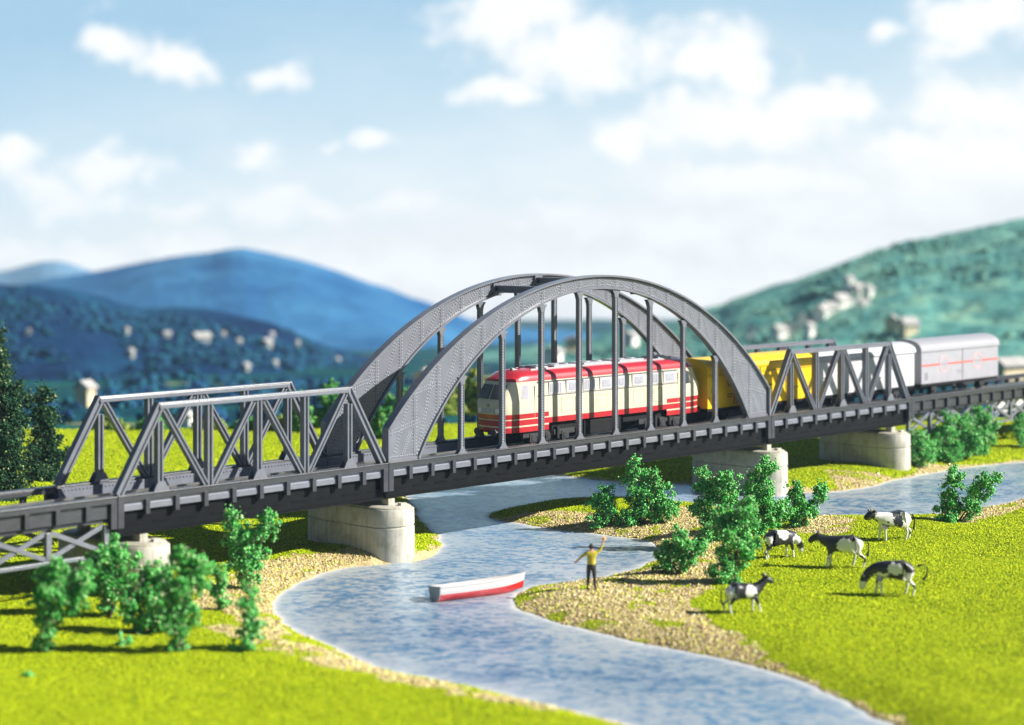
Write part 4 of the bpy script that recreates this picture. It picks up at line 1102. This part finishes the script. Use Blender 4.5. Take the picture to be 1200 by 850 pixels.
def yellow_fit(root, base, x0, x1, hw, zb, ze):
    for s_ in (-1, 1):
        y = YT + s_ * (hw + .02)
        m = MB(); m.box(x0 + .05, x1 - .05, y - .02, y + .02, RZ + 2.92, RZ + 2.96); m.build('rain_strip', 'wagon_yellow_dark', root, base)
        for a in (x0 + 2.6, x0 + 5.3, x0 + 8.0):
            m = MB(); m.box(a, a + .05, y - .02, y + .03, RZ + zb + .1, RZ + ze - .1); m.box(a + .3, a + .33, y - .02, y + .02, RZ + zb + .1, RZ + ze - .6); m.build('door_rail', 'wagon_yellow_dark', root, base)
    y = YT - hw - .01
    marks(root, base, [(x0 + .35, x0 + .75, 2.02, 2.1), (x0 + .35, x0 + .62, 1.9, 1.96), (x0 + .12, x0 + .2, 1.5, 1.62), (x0 + 1.9, x0 + 2.5, 1.7, 1.76), (x0 + 1.9, x0 + 2.4, 1.55, 1.6), (x0 + 5.8, x0 + 6.6, 2.0, 2.08), (x0 + 8.6, x0 + 9.4, 1.7, 1.76)], 'mark_brown', y)
    m = MB(); ring_(m, x0 + 2.2, y, 2.45, .26, .17); m.build('emblem', 'mark_brown', root, base)
def ring_(m, cx, y, z, r0, r1, n=28):
    for k in range(n):
        a, b = 2 * math.pi * k / n, 2 * math.pi * (k + 1) / n
        p = [(cx + r * math.cos(t), RZ + z + r * math.sin(t)) for r, t in ((r0, a), (r0, b), (r1, b), (r1, a))]
        m.loft([[(x_, y - .012, z_) for x_, z_ in p], [(x_, y + .012, z_) for x_, z_ in p]])
def white_fit(root, base, x0, x1, hw, zb, ze):
    for s_ in (-1, 1):
        y = YT + s_ * (hw + .02)
        for a in (x0 + 3.4, x0 + 5.6, x0 + 7.8):
            m = MB(); m.box(a, a + .05, y - .02, y + .02, RZ + zb + .1, RZ + ze - .1); m.build('door_rail', 'mark_grey', root, base)
        m = MB(); m.box(x0 + .05, x1 - .05, y - .03, y + .03, RZ + ze - .10, RZ + ze - .06); m.build('rain_strip', 'mark_grey', root, base)
    y = YT - hw - .01
    marks(root, base, [(x0 + .5, x0 + 1.6, 2.05, 2.12), (x0 + .5, x0 + 1.3, 1.85, 1.9), (x0 + 6.2, x0 + 7.4, 1.7, 1.78), (x0 + 6.2, x0 + 7.0, 1.5, 1.56), (x0 + 8.4, x0 + 9.3, 2.2, 2.28)], 'mark_grey', y)
def silver_fit(root, base, x0, x1, hw, zb, ze):
    y = YT - hw - .005
    c1, c2 = x0 + 2.95, x0 + 7.5; zc = 2.22; r = .60
    m = MB()
    for a, b in ((x0 + .05, c1 - r * .95), (c1 + r * .95, c2 - r * .95), (c2 + r * .95, x1 - .05)): m.box(a, b, y - .012, y + .01, RZ + zc - .055, RZ + zc + .055)
    m.build('stripe', 'mark_red', root, base)
    for c in (c1, c2):
        m = MB(); ring_(m, c, y, zc, r, r * .84); m.build('emblem', 'mark_pink', root, base)
    marks(root, base, [(c1 - .45, c1 + .45, zc - .03, zc + .03), (c2 - .45, c2 + .45, zc - .03, zc + .03), (x0 + .45, x0 + .6, 1.2, 1.72), (x0 + .7, x0 + .82, 1.2, 1.72), (x0 + 4.6, x0 + 5.7, 1.62, 1.68), (x0 + 4.9, x0 + 5.6, 1.46, 1.5)], 'mark_grey', y)
    for s_ in (-1, 1):
        yy = YT + s_ * (hw + .01)
        m = MB(); m.box(x0 + 5.45, x0 + 5.5, yy - .015, yy + .015, RZ + zb + .05, RZ + ze - .05); m.build('door_rail', 'mark_grey', root, base)
wagon(43.35, 54.2, 'wagon_yellow', 'wagon_yellow', 'yellow covered wagon directly behind the locomotive', 'wagon', ze=3.3, zr=3.92, fn=yellow_fit)
wagon(55.0, 66.5, 'wagon_white', 'wagon_white', 'plain white covered wagon inside the far truss', 'wagon', ze=3.25, zr=3.87, fn=white_fit)
wagon(67.4, 77.9, 'wagon_silver', 'wagon_roof', 'silver grey covered wagon with a red stripe, last in the train', 'wagon', ze=3.2, zr=3.98, fn=silver_fit)

# ------------------------------------------------------------------ skinned figures
def skin_mesh(name, verts, radii, edges, root=0, sub=2):
    me = bpy.data.meshes.new(name); me.from_pydata([tuple(v) for v in verts], edges, [])
    ob = bpy.data.objects.new(name, me); COL.objects.link(ob)
    md = ob.modifiers.new('skin', 'SKIN')
    for i, v in enumerate(me.skin_vertices[0].data):
        r = radii[i]; v.radius = r if isinstance(r, tuple) else (r, r)
        v.use_root = (i == root)
    sb = ob.modifiers.new('sub', 'SUBSURF'); sb.levels = sub; sb.render_levels = sub
    dg = bpy.context.evaluated_depsgraph_get()
    out = bpy.data.meshes.new_from_object(ob.evaluated_get(dg)); out.name = name
    bpy.data.objects.remove(ob); bpy.data.meshes.remove(me)
    out.polygons.foreach_set('use_smooth', [True] * len(out.polygons))
    return out

def coat_mat(name):
    m, nt, b = new_mat(name)
    at = nt.nodes.new('ShaderNodeAttribute'); at.attribute_name = 'white'
    n = noise_node(nt, 4.5, 3)
    ad = nt.nodes.new('ShaderNodeMath'); ad.operation = 'MULTIPLY_ADD'; ad.inputs[1].default_value = 1.1; L(nt, n, ad.inputs[0]); L(nt, at.outputs['Fac'], ad.inputs[2])
    L(nt, ramp(nt, ad.outputs[0], [(0.985, (0.018, 0.018, 0.022)), (1.0, (0.70, 0.69, 0.66))]), b.inputs['Base Color'])
    b.inputs['Roughness'].default_value = 0.42
    MATS[name] = m
coat_mat('cow_coat')

def cow(u, v, rz, head, whites, label, tail='down', scale=1.0, legs=(0.10, -0.06, -0.22, 0.12)):
    """a cow along local +X (head at +X). head: 'up', 'level', 'graze'"""
    b = gpt(u, v)
    root = empty('cow', b, rz); root.scale = (scale,) * 3
    tag(root, label, 'cow', 'black and white cows on the meadow')
    V = []; Rr = []; E_ = []
    def add(p, r, par=None):
        V.append(p); Rr.append(r)
        if par is not None: E_.append((par, len(V) - 1))
        return len(V) - 1
    hip = add((-.62, 0, 1.02), (.27, .31))
    mid = add((-.15, 0, .95), (.34, .37), hip); chest = add((.34, 0, .98), (.30, .36), mid); sh = add((.60, 0, 1.05), (.22, .29), chest)
    rump = add((-.86, 0, 1.08), (.15, .17), hip)
    if head == 'up': nk, pl, mz, mt = (.86, 0, 1.30), (1.06, 0, 1.50), (1.24, .02, 1.40), (1.38, .03, 1.30)
    elif head == 'level': nk, pl, mz, mt = (.86, 0, 1.18), (1.10, 0, 1.28), (1.28, .03, 1.14), (1.40, .04, 1.03)
    else: nk, pl, mz, mt = (.88, 0, .86), (1.06, 0, .58), (1.12, 0, .36), (1.15, 0, .20)
    n1 = add(nk, (.16, .21), sh); p1 = add(pl, (.165, .18), n1); m1 = add(mz, (.135, .14), p1); m2 = add(mt, (.115, .10), m1)
    for sy, df, dh in ((-1, legs[0], legs[2]), (1, legs[1], legs[3])):
        a = add((.46, sy * .17, .78), .135, chest); k = add((.48 + df * .5, sy * .18, .46), .066, a); f = add((.47 + df, sy * .18, .14), .045, k); add((.50 + df, sy * .18, .04), .058, f)
        a = add((-.64, sy * .18, .80), .16, hip); k = add((-.60 + dh * .4, sy * .19, .60), .09, a); h = add((-.76 + dh, sy * .19, .42), .058, k); f = add((-.70 + dh, sy * .19, .14), .043, h); add((-.66 + dh, sy * .19, .04), .058, f)
    me = skin_mesh('body', V, Rr, E_, 1, 2)
    co = np.empty(len(me.vertices) * 3, np.float32); me.vertices.foreach_get('co', co); co = co.reshape(-1, 3)
    wv = np.zeros(len(co))
    for (cx, cy, cz, r) in whites + [(.5, 0, .10, .5), (-.66, 0, .1, .5), (-.05, 0, .66, .20)]:
        wv = np.maximum(wv, 1 - np.linalg.norm(co - np.array([cx, cy, cz]), axis=1) / r * .62)
    at = me.attributes.new('white', 'FLOAT', 'POINT'); at.data.foreach_set('value', wv.astype(np.float32))
    me.materials.clear(); me.materials.append(MATS['cow_coat'])
    o = bpy.data.objects.new('body', me); COL.objects.link(o); o.parent = root
    hd = Vector(pl); fw_ = (Vector(mz) - hd).normalized()
    for sy in (-1, 1):
        e0 = hd + Vector((-.05, sy * .12, .07)); tip = e0 + Vector((-.06, sy * .26, .09 if head != 'graze' else -.02))
        m = MB(); m.tube([e0, e0.lerp(tip, .5), tip], [.035, .085, .015], 8); m.build('ear', 'hair_black', root, smooth=True)
        h0 = hd + Vector((-.02, sy * .08, .11)); m = MB(); m.tube([h0, h0 + Vector((.0, sy * .1, .06)), h0 + Vector((.05, sy * .13, .14))], [.03, .024, .008], 7); m.build('horn', 'horn', root, smooth=True)
        ey = hd + fw_ * .1 + Vector((0, sy * .118, .02)); m = MB(); m.disc(ey, (0, 1, 0), .025, .03, 8); m.build('eye', 'shoe_black', root)
    t = [(-.98, 0, 1.16), (-1.08, 0, 1.0), (-1.08, 0, .72), (-1.04, 0, .48)] if tail == 'down' else [(-.96, 0, 1.16), (-1.16, 0, 1.20), (-1.34, 0, 1.06), (-1.32, 0, .82), (-1.18, 0, .62)]
    m = MB(); m.tube(t, [.05] + [.032] * (len(t) - 2) + [.055], 8); m.build('tail', 'hair_black', root, smooth=True)
    m = MB(); m.tube([(-.34, 0, .74), (-.36, 0, .62), (-.36, 0, .58)], [.16, .12, .04], 10); m.build('udder', 'udder_pink', root, smooth=True)
    return root
# headings: RT points right in the picture
ang_r = math.atan2(RT.y, RT.x)
cow(915, 655, ang_r + .45, 'graze', [(-.10, -.3, 1.2, .34), (.75, -.2, .85, .3), (-.9, -.2, .9, .3), (1.1, 0, .3, .2)], 'cow at the left of the herd beside the bushes, head down to the right', scale=1.03)
cow(1046, 634, ang_r + math.pi + .25, 'level', [(.50, .2, 1.15, .42), (.40, 0, .6, .5), (-.62, .2, 1.15, .34), (-.7, .2, .75, .4)], 'cow with a white shoulder standing nearest the water, facing left', scale=1.12)
cow(987, 665, ang_r + math.pi - .12, 'level', [(-.10, .3, .95, .34), (-.72, .25, .9, .34), (1.0, 0, 1.15, .14)], 'dark cow walking left in the middle of the herd', scale=1.11, legs=(.0, .18, .22, -.18))
cow(1045, 698, ang_r + math.pi - .15, 'graze', [(-.12, .3, 1.1, .28), (.45, .2, .7, .3), (-.75, .2, .7, .32), (1.12, 0, .35, .24)], 'grazing dark cow furthest right, tail swung out', tail='out', scale=1.12, legs=(.12, -.10, .14, -.10))
cow(872, 719, ang_r + .25, 'up', [(.22, -.3, 1.0, .30), (-.78, -.2, 1.0, .36), (-.5, 0, .6, .3)], 'grey-black cow nearest the gravel, seen from behind with head raised', scale=.93, legs=(.22, 0, 0, -.15))

# ------------------------------------------------------------------ the waving man
def man():
    b = gpt(693, 692); b.z += .05; s = 1.12
    root = empty('person', b, ang_r)     # local X = right in the picture, local Y = away from the camera
    root.scale = (s, s, s)
    tag(root, 'man in yellow jumper and dark trousers waving on the gravel spit', 'person')
    V = []; Rr = []; E_ = []
    def add(p, r, par=None):
        V.append(p); Rr.append(r)
        if par is not None: E_.append((par, len(V) - 1))
        return len(V) - 1
    pel = add((0, 0, .93), (.17, .135))
    waist = add((.0, .01, 1.08), (.16, .125), pel); chest = add((.0, .02, 1.28), (.20, .15), waist); up = add((0, .01, 1.42), (.14, .11), chest)
    neck = add((0, .02, 1.52), .052, up); hd0 = add((0, .03, 1.60), (.075, .085), neck); hd1 = add((0, .035, 1.69), (.078, .092), hd0); hd2 = add((0, .03, 1.755), (.05, .06), hd1)
    # raised right arm
    a = add((.18, .01, 1.42), .082, up); e_ = add((.37, .02, 1.56), .058, a); w_ = add((.46, .03, 1.82), .034, e_); p_ = add((.475, .03, 1.90), (.040, .022), w_)
    for k, (dx, dz) in enumerate(((-.04, .085), (-.014, .105), (.012, .10), (.036, .08))): 
        f1 = add((.475 + dx * .8, .03, 1.90 + dz * .55), .0095, p_); add((.475 + dx * 1.2, .025, 1.90 + dz), .0085, f1)
    t1_ = add((.435, .03, 1.905), .010, p_); add((.41, .03, 1.945), .0085, t1_)
    # left arm stretched sideways
    a = add((-.18, .01, 1.41), .082, up); e_ = add((-.40, .03, 1.27), .058, a); w_ = add((-.54, .10, 1.10), .038, e_); p_ = add((-.585, .12, 1.05), (.042, .024), w_)
    for k, (dx, dz) in enumerate(((-.06, .03), (-.085, .0), (-.08, -.03), (-.062, -.055))):
        f1 = add((-.585 + dx * .55, .12, 1.05 + dz * .7), .0095, p_); add((-.585 + dx, .13, 1.05 + dz - .02), .0085, f1)
    t1_ = add((-.60, .10, 1.085), .010, p_); add((-.635, .095, 1.10), .0085, t1_)
    for sx in (-1, 1):
        h = add((sx * .095, 0, .86), .118, pel); k = add((sx * .118, -.02 if sx > 0 else .03, .48), .075, h); an = add((sx * .15, 0, .10), .042, k); add((sx * .165, .0, .045), (.045, .04), an); add((sx * .18, .13, .035), (.04, .032), len(V) - 1)
    me = skin_mesh('person', V, Rr, E_, 0, 2)
    for k in ('skin', 'jumper_yellow', 'trousers_dark', 'shoe_black'): 
        if k == 'skin': me.materials.clear()
        me.materials.append(MATS[k])
    for p in me.polygons:
        c = p.center; mi = 0
        if c.z < .075: mi = 3
        elif c.z < .99 and abs(c.x) < .3: mi = 2
        elif c.z < 1.485 and -.52 < c.x < .3: mi = 1
        elif c.x > .12 and c.z < 1.80: mi = 1
        if c.z >= 1.485 and abs(c.x) < .11: mi = 0
        p.material_index = mi
    o = bpy.data.objects.new('body', me); COL.objects.link(o); o.parent = root
    # hair cap, ears, nose (he looks away over the river)
    m = MB(); rings = []
    for k in range(7):
        t = k / 6; z = 1.60 + .195 * t; r = .098 * math.sqrt(max(.02, 1 - (max(0, t - .35) / .66) ** 2))
        rings.append([(math.cos(q * math.pi / 8) * r * .92, .022 + math.sin(q * math.pi / 8) * r * (1.02 if math.sin(q * math.pi / 8) < 0 else .72 + .3 * min(1, t * 1.3)), z) for q in range(16)])
    m.loft(rings); m.build('hair', 'hair_black', root, smooth=True)
    for sx in (-1, 1):
        m = MB(); m.tube([(sx * .085, .04, 1.625), (sx * .10, .03, 1.65), (sx * .09, .035, 1.68)], [.012, .018, .012], 6); m.build('ear', 'skin', root, smooth=True)
        m = MB(); m.disc((sx * .032, .122, 1.675), (0, 1, 0), .012, .02, 8); m.build('eye', 'shoe_black', root)
    m = MB(); m.tube([(0, .115, 1.69), (0, .145, 1.645), (0, .118, 1.63)], [.012, .018, .01], 6); m.build('nose', 'skin', root, smooth=True)
    m = MB(); m.box(-.026, .026, .105, .118, 1.60, 1.608); m.build('mouth', 'mark_red', root)
    # hat in the raised hand
    hb = b + (RT * .50 + FW * .0) * s + Vector((0, 0, 1.99 * s))
    h = empty('hat', hb, ang_r); tag(h, 'small straw hat held up in the waving hand', 'hat')
    m = MB(); m.disc((0, 0, 0), (.25, -.8, .5), .095, .015, 18); m.build('brim', 'hat_straw', h, smooth=True)
    m = MB(); n = Vector((.25, -.8, .5)).normalized(); m.tube([n * .005, n * .05, n * .07], [.058, .052, .03], 16); m.build('crown', 'hat_straw', h, smooth=True)
man()

# ------------------------------------------------------------------ the rowing boat
def boat():
    st = ground_pt(510, 705.0, 0.0); bw = ground_pt(613, 692, 0.0)
    ax = (bw - st); Ln = ax.length; rz = math.atan2(ax.y, ax.x)
    root = empty('rowing_boat', (st.x, st.y, .07), rz); root.rotation_euler = (R(-6), R(.3), rz); tag(root, 'white rowing boat with red bottom, its bow run up on the gravel', 'boat')
    def section(t, inner):
        # t 0 stern .. 1 bow; returns half profile from keel up to the gunwale
        wb = .62 * (0.80 + .55 * t - 1.05 * t * t) if t < .55 else .62 * 0.785 * (1.0 - ((t - .55) / .45) ** 2.0) * 1.05
        wb = max(.012, wb)
        zk = -.10 + .20 * max(0, (t - .72) / .28) ** 1.6
        zg = .58 + .04 * t + .13 * max(0, (t - .45) / .55) ** 1.5
        rake = .16 * max(0, (t - .7) / .3)
        pts = []
        for q in range(9):
            f = q / 8; y = wb * (math.sin(f * math.pi / 2) ** .62); z = zk + (zg - zk) * (1 - math.cos(f * math.pi / 2)) ** .9
            x = t * Ln + rake * f * f
            if inner: y = max(.004, y - .05); z = min(zg, z + .05 * (1 - f)); x = x - (.05 if t > .9 else -.06 if t < .02 else 0)
            pts.append((x, y, z))
        return pts
    ts = [0, .06, .15, .28, .42, .55, .68, .78, .87, .94, 1.0]
    def shell(name, mats, split):
        m = MB()
        for inner in (False, True):
            for sgn in (-1, 1):
                o = len(m.v)
                secs = [section(t, inner) for t in ts]
                for s_ in secs: m.v += [(x, sgn * y, z) for x, y, z in s_]
                for i in range(len(ts) - 1):
                    for j in range(8):
                        m.f.append((o + i * 9 + j, o + i * 9 + j + 1, o + (i + 1) * 9 + j + 1, o + (i + 1) * 9 + j))
                        m.m.append(1 if (not inner and j < split) else (0 if not inner else 2))
        return m
    m = shell('hull', None, 5)
    # gunwale lip
    for sgn in (-1, 1):
        o = len(m.v)
        for t in ts:
            a, b = section(t, False)[8], section(t, True)[8]
            m.v += [(a[0], sgn * a[1], a[2]), (b[0], sgn * b[1], b[2])]
        for i in range(len(ts) - 1): m.f.append((o + 2 * i, o + 2 * i + 1, o + 2 * i + 3, o + 2 * i + 2)); m.m.append(0)
    m.build('hull', ['boat_white', 'boat_red', 'boat_white'], root, smooth=True)
    for k, z in ((8, .0),):
        for sgn in (-1, 1):
            m = MB(); m.tube([(x, sgn * (y + .012), z_ - .03) for x, y, z_ in (section(t, False)[8] for t in ts)], .028, 6); m.build('gunwale', 'boat_white', root, smooth=True)
            m = MB(); m.tube([(x, sgn * (y + .004), z_) for x, y, z_ in (section(t, False)[6] for t in ts)], .016, 6); m.build('rubbing_strake', 'boat_white', root, smooth=True)
    m = MB(); s0_ = section(0, False); v = [(x - .02, y, z) for x, y, z in s0_] + [(x - .02, -y, z) for x, y, z in reversed(s0_)]
    m.loft([v, [(x + .06, y, z) for x, y, z in v]]); m.build('transom', 'transom_grey', root)
    for t in (.22, .48, .72):
        s_ = section(t, True); y = s_[6][1]; m = MB(); m.box(t * Ln - .13, t * Ln + .13, -y, y, .40 + .1 * t, .44 + .1 * t); m.build('thwart', 'boat_wood', root)
boat()

# ------------------------------------------------------------------ haze over the valley
def haze():
    m = bpy.data.materials.new('haze_air'); m.use_nodes = True; nt = m.node_tree
    for n in list(nt.nodes): nt.nodes.remove(n)
    out = nt.nodes.new('ShaderNodeOutputMaterial'); v = nt.nodes.new('ShaderNodeVolumePrincipled')
    v.inputs['Color'].default_value = (0.50, 0.76, 1.0, 1); v.inputs['Density'].default_value = HAZE; v.inputs['Anisotropy'].default_value = 0.0
    nt.links.new(v.outputs[0], out.inputs['Volume']); MATS['haze_air'] = m
    mb = MB(); pts = [ld(-60, -15), ld(60, -15), ld(1000, 1950), ld(-1000, 1950)]
    lo, hi = -110.0, 40.0
    mb.add([(x, y, lo) for x, y in pts] + [(x, y, hi) for x, y in pts], [(0, 1, 2, 3), (4, 5, 6, 7), (0, 1, 5, 4), (1, 2, 6, 5), (2, 3, 7, 6), (3, 0, 4, 7)])
    o = mb.build('haze', 'haze_air'); tag(o, kind='stuff')
HAZE = 0.00014
haze()

# ------------------------------------------------------------------ sky with clouds, sun
SUN_EL = R(33)
sun_dir = RT * math.cos(SUN_EL) - FW * 0.10 + Vector((0, 0, math.sin(SUN_EL))); sun_dir.normalize()
def sky():
    w = bpy.data.worlds.new('World'); scene.world = w; w.use_nodes = True; nt = w.node_tree
    bg = nt.nodes['Background']
    tc = nt.nodes.new('ShaderNodeTexCoord')
    sk = nt.nodes.new('ShaderNodeTexSky'); sk.sky_type = 'NISHITA'; sk.sun_disc = False
    sk.sun_elevation = SUN_EL; sk.sun_rotation = math.atan2(sun_dir.x, sun_dir.y)
    sk.air_density = 1.0; sk.dust_density = 0.6; sk.ozone_density = 1.5
    # steeper sky gradient: look a few times higher than the sight line
    mul = nt.nodes.new('ShaderNodeVectorMath'); mul.operation = 'MULTIPLY'; mul.inputs[1].default_value = (1, 1, SKYLIFT)
    nrm = nt.nodes.new('ShaderNodeVectorMath'); nrm.operation = 'NORMALIZE'
    L(nt, tc.outputs['Generated'], mul.inputs[0]); L(nt, mul.outputs[0], nrm.inputs[0]); L(nt, nrm.outputs[0], sk.inputs['Vector'])
    # bearing and elevation of the sight line, as tangents about the valley's axis
    def dot(vec):
        n = nt.nodes.new('ShaderNodeVectorMath'); n.operation = 'DOT_PRODUCT'; L(nt, tc.outputs['Generated'], n.inputs[0]); n.inputs[1].default_value = vec; return n.outputs['Value']
    def mth(op, a, b=None, clamp=False):
        n = nt.nodes.new('ShaderNodeMath'); n.operation = op; n.use_clamp = clamp
        for i, x in enumerate((a, b)):
            if x is None: continue
            if isinstance(x, (int, float)): n.inputs[i].default_value = x
            else: L(nt, x, n.inputs[i])
        return n.outputs[0]
    f = dot(FW); fpos = mth('MAXIMUM', f, 0.02)
    a = mth('DIVIDE', dot(RT), fpos); b = mth('DIVIDE', dot((0, 0, 1)), fpos)
    cb = nt.nodes.new('ShaderNodeCombineXYZ'); L(nt, a, cb.inputs[0]); L(nt, b, cb.inputs[1])
    vec = cb.outputs[0]
    n1 = nt.nodes.new('ShaderNodeTexNoise'); n1.inputs['Scale'].default_value = 34; n1.inputs['Detail'].default_value = 6; n1.inputs['Roughness'].default_value = 0.55; L(nt, vec, n1.inputs['Vector'])
    sub = nt.nodes.new('ShaderNodeVectorMath'); sub.operation = 'SUBTRACT'; L(nt, n1.outputs['Color'], sub.inputs[0]); sub.inputs[1].default_value = (.5, .5, .5)
    sc = nt.nodes.new('ShaderNodeVectorMath'); sc.operation = 'SCALE'; sc.inputs['Scale'].default_value = 0.030; L(nt, sub.outputs[0], sc.inputs[0])
    wv = nt.nodes.new('ShaderNodeVectorMath'); wv.operation = 'ADD'; L(nt, vec, wv.inputs[0]); L(nt, sc.outputs[0], wv.inputs[1])
    total = None
    for (u, v, ru, rv, al) in CLOUDS:
        s1 = nt.nodes.new('ShaderNodeVectorMath'); s1.operation = 'SUBTRACT'; L(nt, wv.outputs[0], s1.inputs[0]); s1.inputs[1].default_value = ((u - 600) / F, (YH - v) / F, 0)
        s2 = nt.nodes.new('ShaderNodeVectorMath'); s2.operation = 'MULTIPLY'; L(nt, s1.outputs[0], s2.inputs[0]); s2.inputs[1].default_value = (F / (ru * 1.12), F / (rv * 1.12), 0)
        s3 = nt.nodes.new('ShaderNodeVectorMath'); s3.operation = 'LENGTH'; L(nt, s2.outputs[0], s3.inputs[0])
        fld = mth('MULTIPLY', mth('SUBTRACT', 1.15, s3.outputs['Value']), al)
        total = fld if total is None else mth('MAXIMUM', total, fld)
    n3 = nt.nodes.new('ShaderNodeTexNoise'); n3.inputs['Scale'].default_value = 40; n3.inputs['Detail'].default_value = 8; n3.inputs['Roughness'].default_value = 0.62; L(nt, vec, n3.inputs['Vector'])
    edge = mth('ADD', mth('MAXIMUM', total, -.42), mth('MULTIPLY', mth('SUBTRACT', n3.outputs['Fac'], .5), 2.3))
    ms = nt.nodes.new('ShaderNodeMapRange'); ms.interpolation_type = 'SMOOTHSTEP'; ms.inputs['From Min'].default_value = -.18; ms.inputs['From Max'].default_value = .70; L(nt, edge, ms.inputs['Value']); total = ms.outputs[0]
    n2 = nt.nodes.new('ShaderNodeTexNoise'); n2.inputs['Scale'].default_value = 14; n2.inputs['Detail'].default_value = 7; n2.inputs['Roughness'].default_value = 0.6
    st = nt.nodes.new('ShaderNodeVectorMath'); st.operation = 'MULTIPLY'; st.inputs[1].default_value = (1, 2.2, 1); L(nt, vec, st.inputs[0]); L(nt, st.outputs[0], n2.inputs['Vector'])
    shade = nt.nodes.new('ShaderNodeMapRange'); shade.inputs['From Min'].default_value = .3; shade.inputs['From Max'].default_value = .7; shade.inputs['To Min'].default_value = .80; shade.inputs['To Max'].default_value = 1.0; L(nt, n2.outputs['Fac'], shade.inputs['Value'])
    mask = mth('MULTIPLY', total, shade.outputs[0], True)
    # pale air low over the valley: white at the horizon, light blue above, whiter towards the sun's side
    ac = mth('MAXIMUM', mth('MINIMUM', a, .3), -.3)
    h0 = mth('ADD', mth('MULTIPLY', b, 8.2), mth('MULTIPLY', ac, -0.85))
    h1 = mth('ADD', h0, mth('MULTIPLY', mth('SUBTRACT', n2.outputs['Fac'], .5), -.55), True)
    vcol = ramp(nt, h1, [(0.0, (.93, .945, .95)), (0.22, (.78, .87, .925)), (0.55, (.58, .75, .865)), (1.0, (.40, .62, .80))])
    vsc = nt.nodes.new('ShaderNodeVectorMath'); vsc.operation = 'SCALE'; vsc.inputs['Scale'].default_value = CLOUD_L; L(nt, vcol, vsc.inputs[0])
    vm = nt.nodes.new('ShaderNodeMapRange'); vm.inputs['From Min'].default_value = .30; vm.inputs['From Max'].default_value = .75; vm.inputs['To Min'].default_value = .92; vm.inputs['To Max'].default_value = 0; L(nt, b, vm.inputs['Value'])
    side = nt.nodes.new('ShaderNodeMapRange'); side.inputs['From Min'].default_value = .75; side.inputs['From Max'].default_value = .40; L(nt, mth('ABSOLUTE', a), side.inputs['Value'])
    front = mth('MULTIPLY', mth('GREATER_THAN', f, 0.05), side.outputs[0])
    mx = nt.nodes.new('ShaderNodeMix'); mx.data_type = 'RGBA'; L(nt, mth('MULTIPLY', vm.outputs[0], front), mx.inputs['Factor']); L(nt, sk.outputs[0], mx.inputs['A']); L(nt, vsc.outputs[0], mx.inputs['B'])
    m2 = nt.nodes.new('ShaderNodeMix'); m2.data_type = 'RGBA'; L(nt, mth('MULTIPLY', mask, front), m2.inputs['Factor']); L(nt, mx.outputs['Result'], m2.inputs['A']); m2.inputs['B'].default_value = (*[x * CLOUD_L for x in (.98, .98, .97)], 1)
    L(nt, m2.outputs['Result'], bg.inputs['Color']); bg.inputs['Strength'].default_value = SKY_S
CLOUDS = [(138, 55, 40, 20, 1), (205, 72, 44, 22, 1), (318, 92, 36, 14, .8), (20, 186, 34, 22, .8), (50, 220, 30, 20, .9), (130, 204, 60, 20, .75), (85, 236, 60, 20, .6), (296, 186, 26, 14, .9), (390, 167, 14, 8, .7), (436, 168, 20, 9, .9), (315, 238, 46, 17, .95), (372, 244, 36, 14, .7), (212, 250, 26, 10, .5), (478, 238, 40, 12, .5),
          (600, 14, 78, 34, 1), (690, 60, 110, 42, 1), (590, 110, 48, 14, 1), (850, 68, 66, 38, .95), (745, 160, 50, 26, .95), (860, 142, 120, 34, 1), (960, 118, 70, 24, .95), (1035, 42, 16, 12, .8), (1120, 24, 50, 34, 1), (1185, 15, 40, 28, 1), (1150, 122, 90, 30, .95), (1050, 172, 50, 18, .8), (1150, 190, 90, 30, .75), (890, 215, 110, 18, .85), (650, 250, 40, 16, .9), (800, 266, 90, 18, .85), (960, 250, 90, 24, .75), (1100, 232, 80, 26, .7), (80, 300, 120, 16, .7), (230, 290, 130, 14, .6), (480, 316, 160, 24, .9), (740, 330, 200, 26, .9), (950, 292, 120, 20, .8)]
SKYLIFT, SKY_S, CLOUD_L = 3.0, 0.05, 11.0
sky()

sun = bpy.data.lights.new('sun', 'SUN'); sun.energy = 5.0; sun.angle = R(0.5); sun.color = (1.0, 0.955, 0.88)
so = bpy.data.objects.new('sun', sun); COL.objects.link(so); so.rotation_euler = sun_dir.to_track_quat('Z', 'Y').to_euler(); so.location = (0, 0, 60)

# ------------------------------------------------------------------ camera
cd = bpy.data.cameras.new('camera'); cam = bpy.data.objects.new('camera', cd); COL.objects.link(cam)
cd.sensor_width = 36; cd.lens = 36 * F / 1200; cd.shift_y = -(425 - YH) / 1200; cd.clip_end = 6000; cd.clip_start = .5
cam.location = (CX, CY, CZ); cam.rotation_euler = (R(90), 0, -TH)
cd.dof.use_dof = True; cd.dof.focus_distance = 103; cd.dof.aperture_fstop = cd.lens * 0.001 / 0.54; cd.dof.aperture_blades = 0
scene.camera = cam

scene.view_settings.view_transform = 'Standard'; scene.view_settings.look = 'None'; scene.view_settings.gamma = 1; scene.view_settings.exposure = 1.0
cy = scene.cycles
cy.use_denoising = True; cy.max_bounces = 6; cy.diffuse_bounces = 3; cy.glossy_bounces = 3; cy.volume_bounces = 0; cy.transparent_max_bounces = 8
cy.sample_clamp_indirect = 4.0
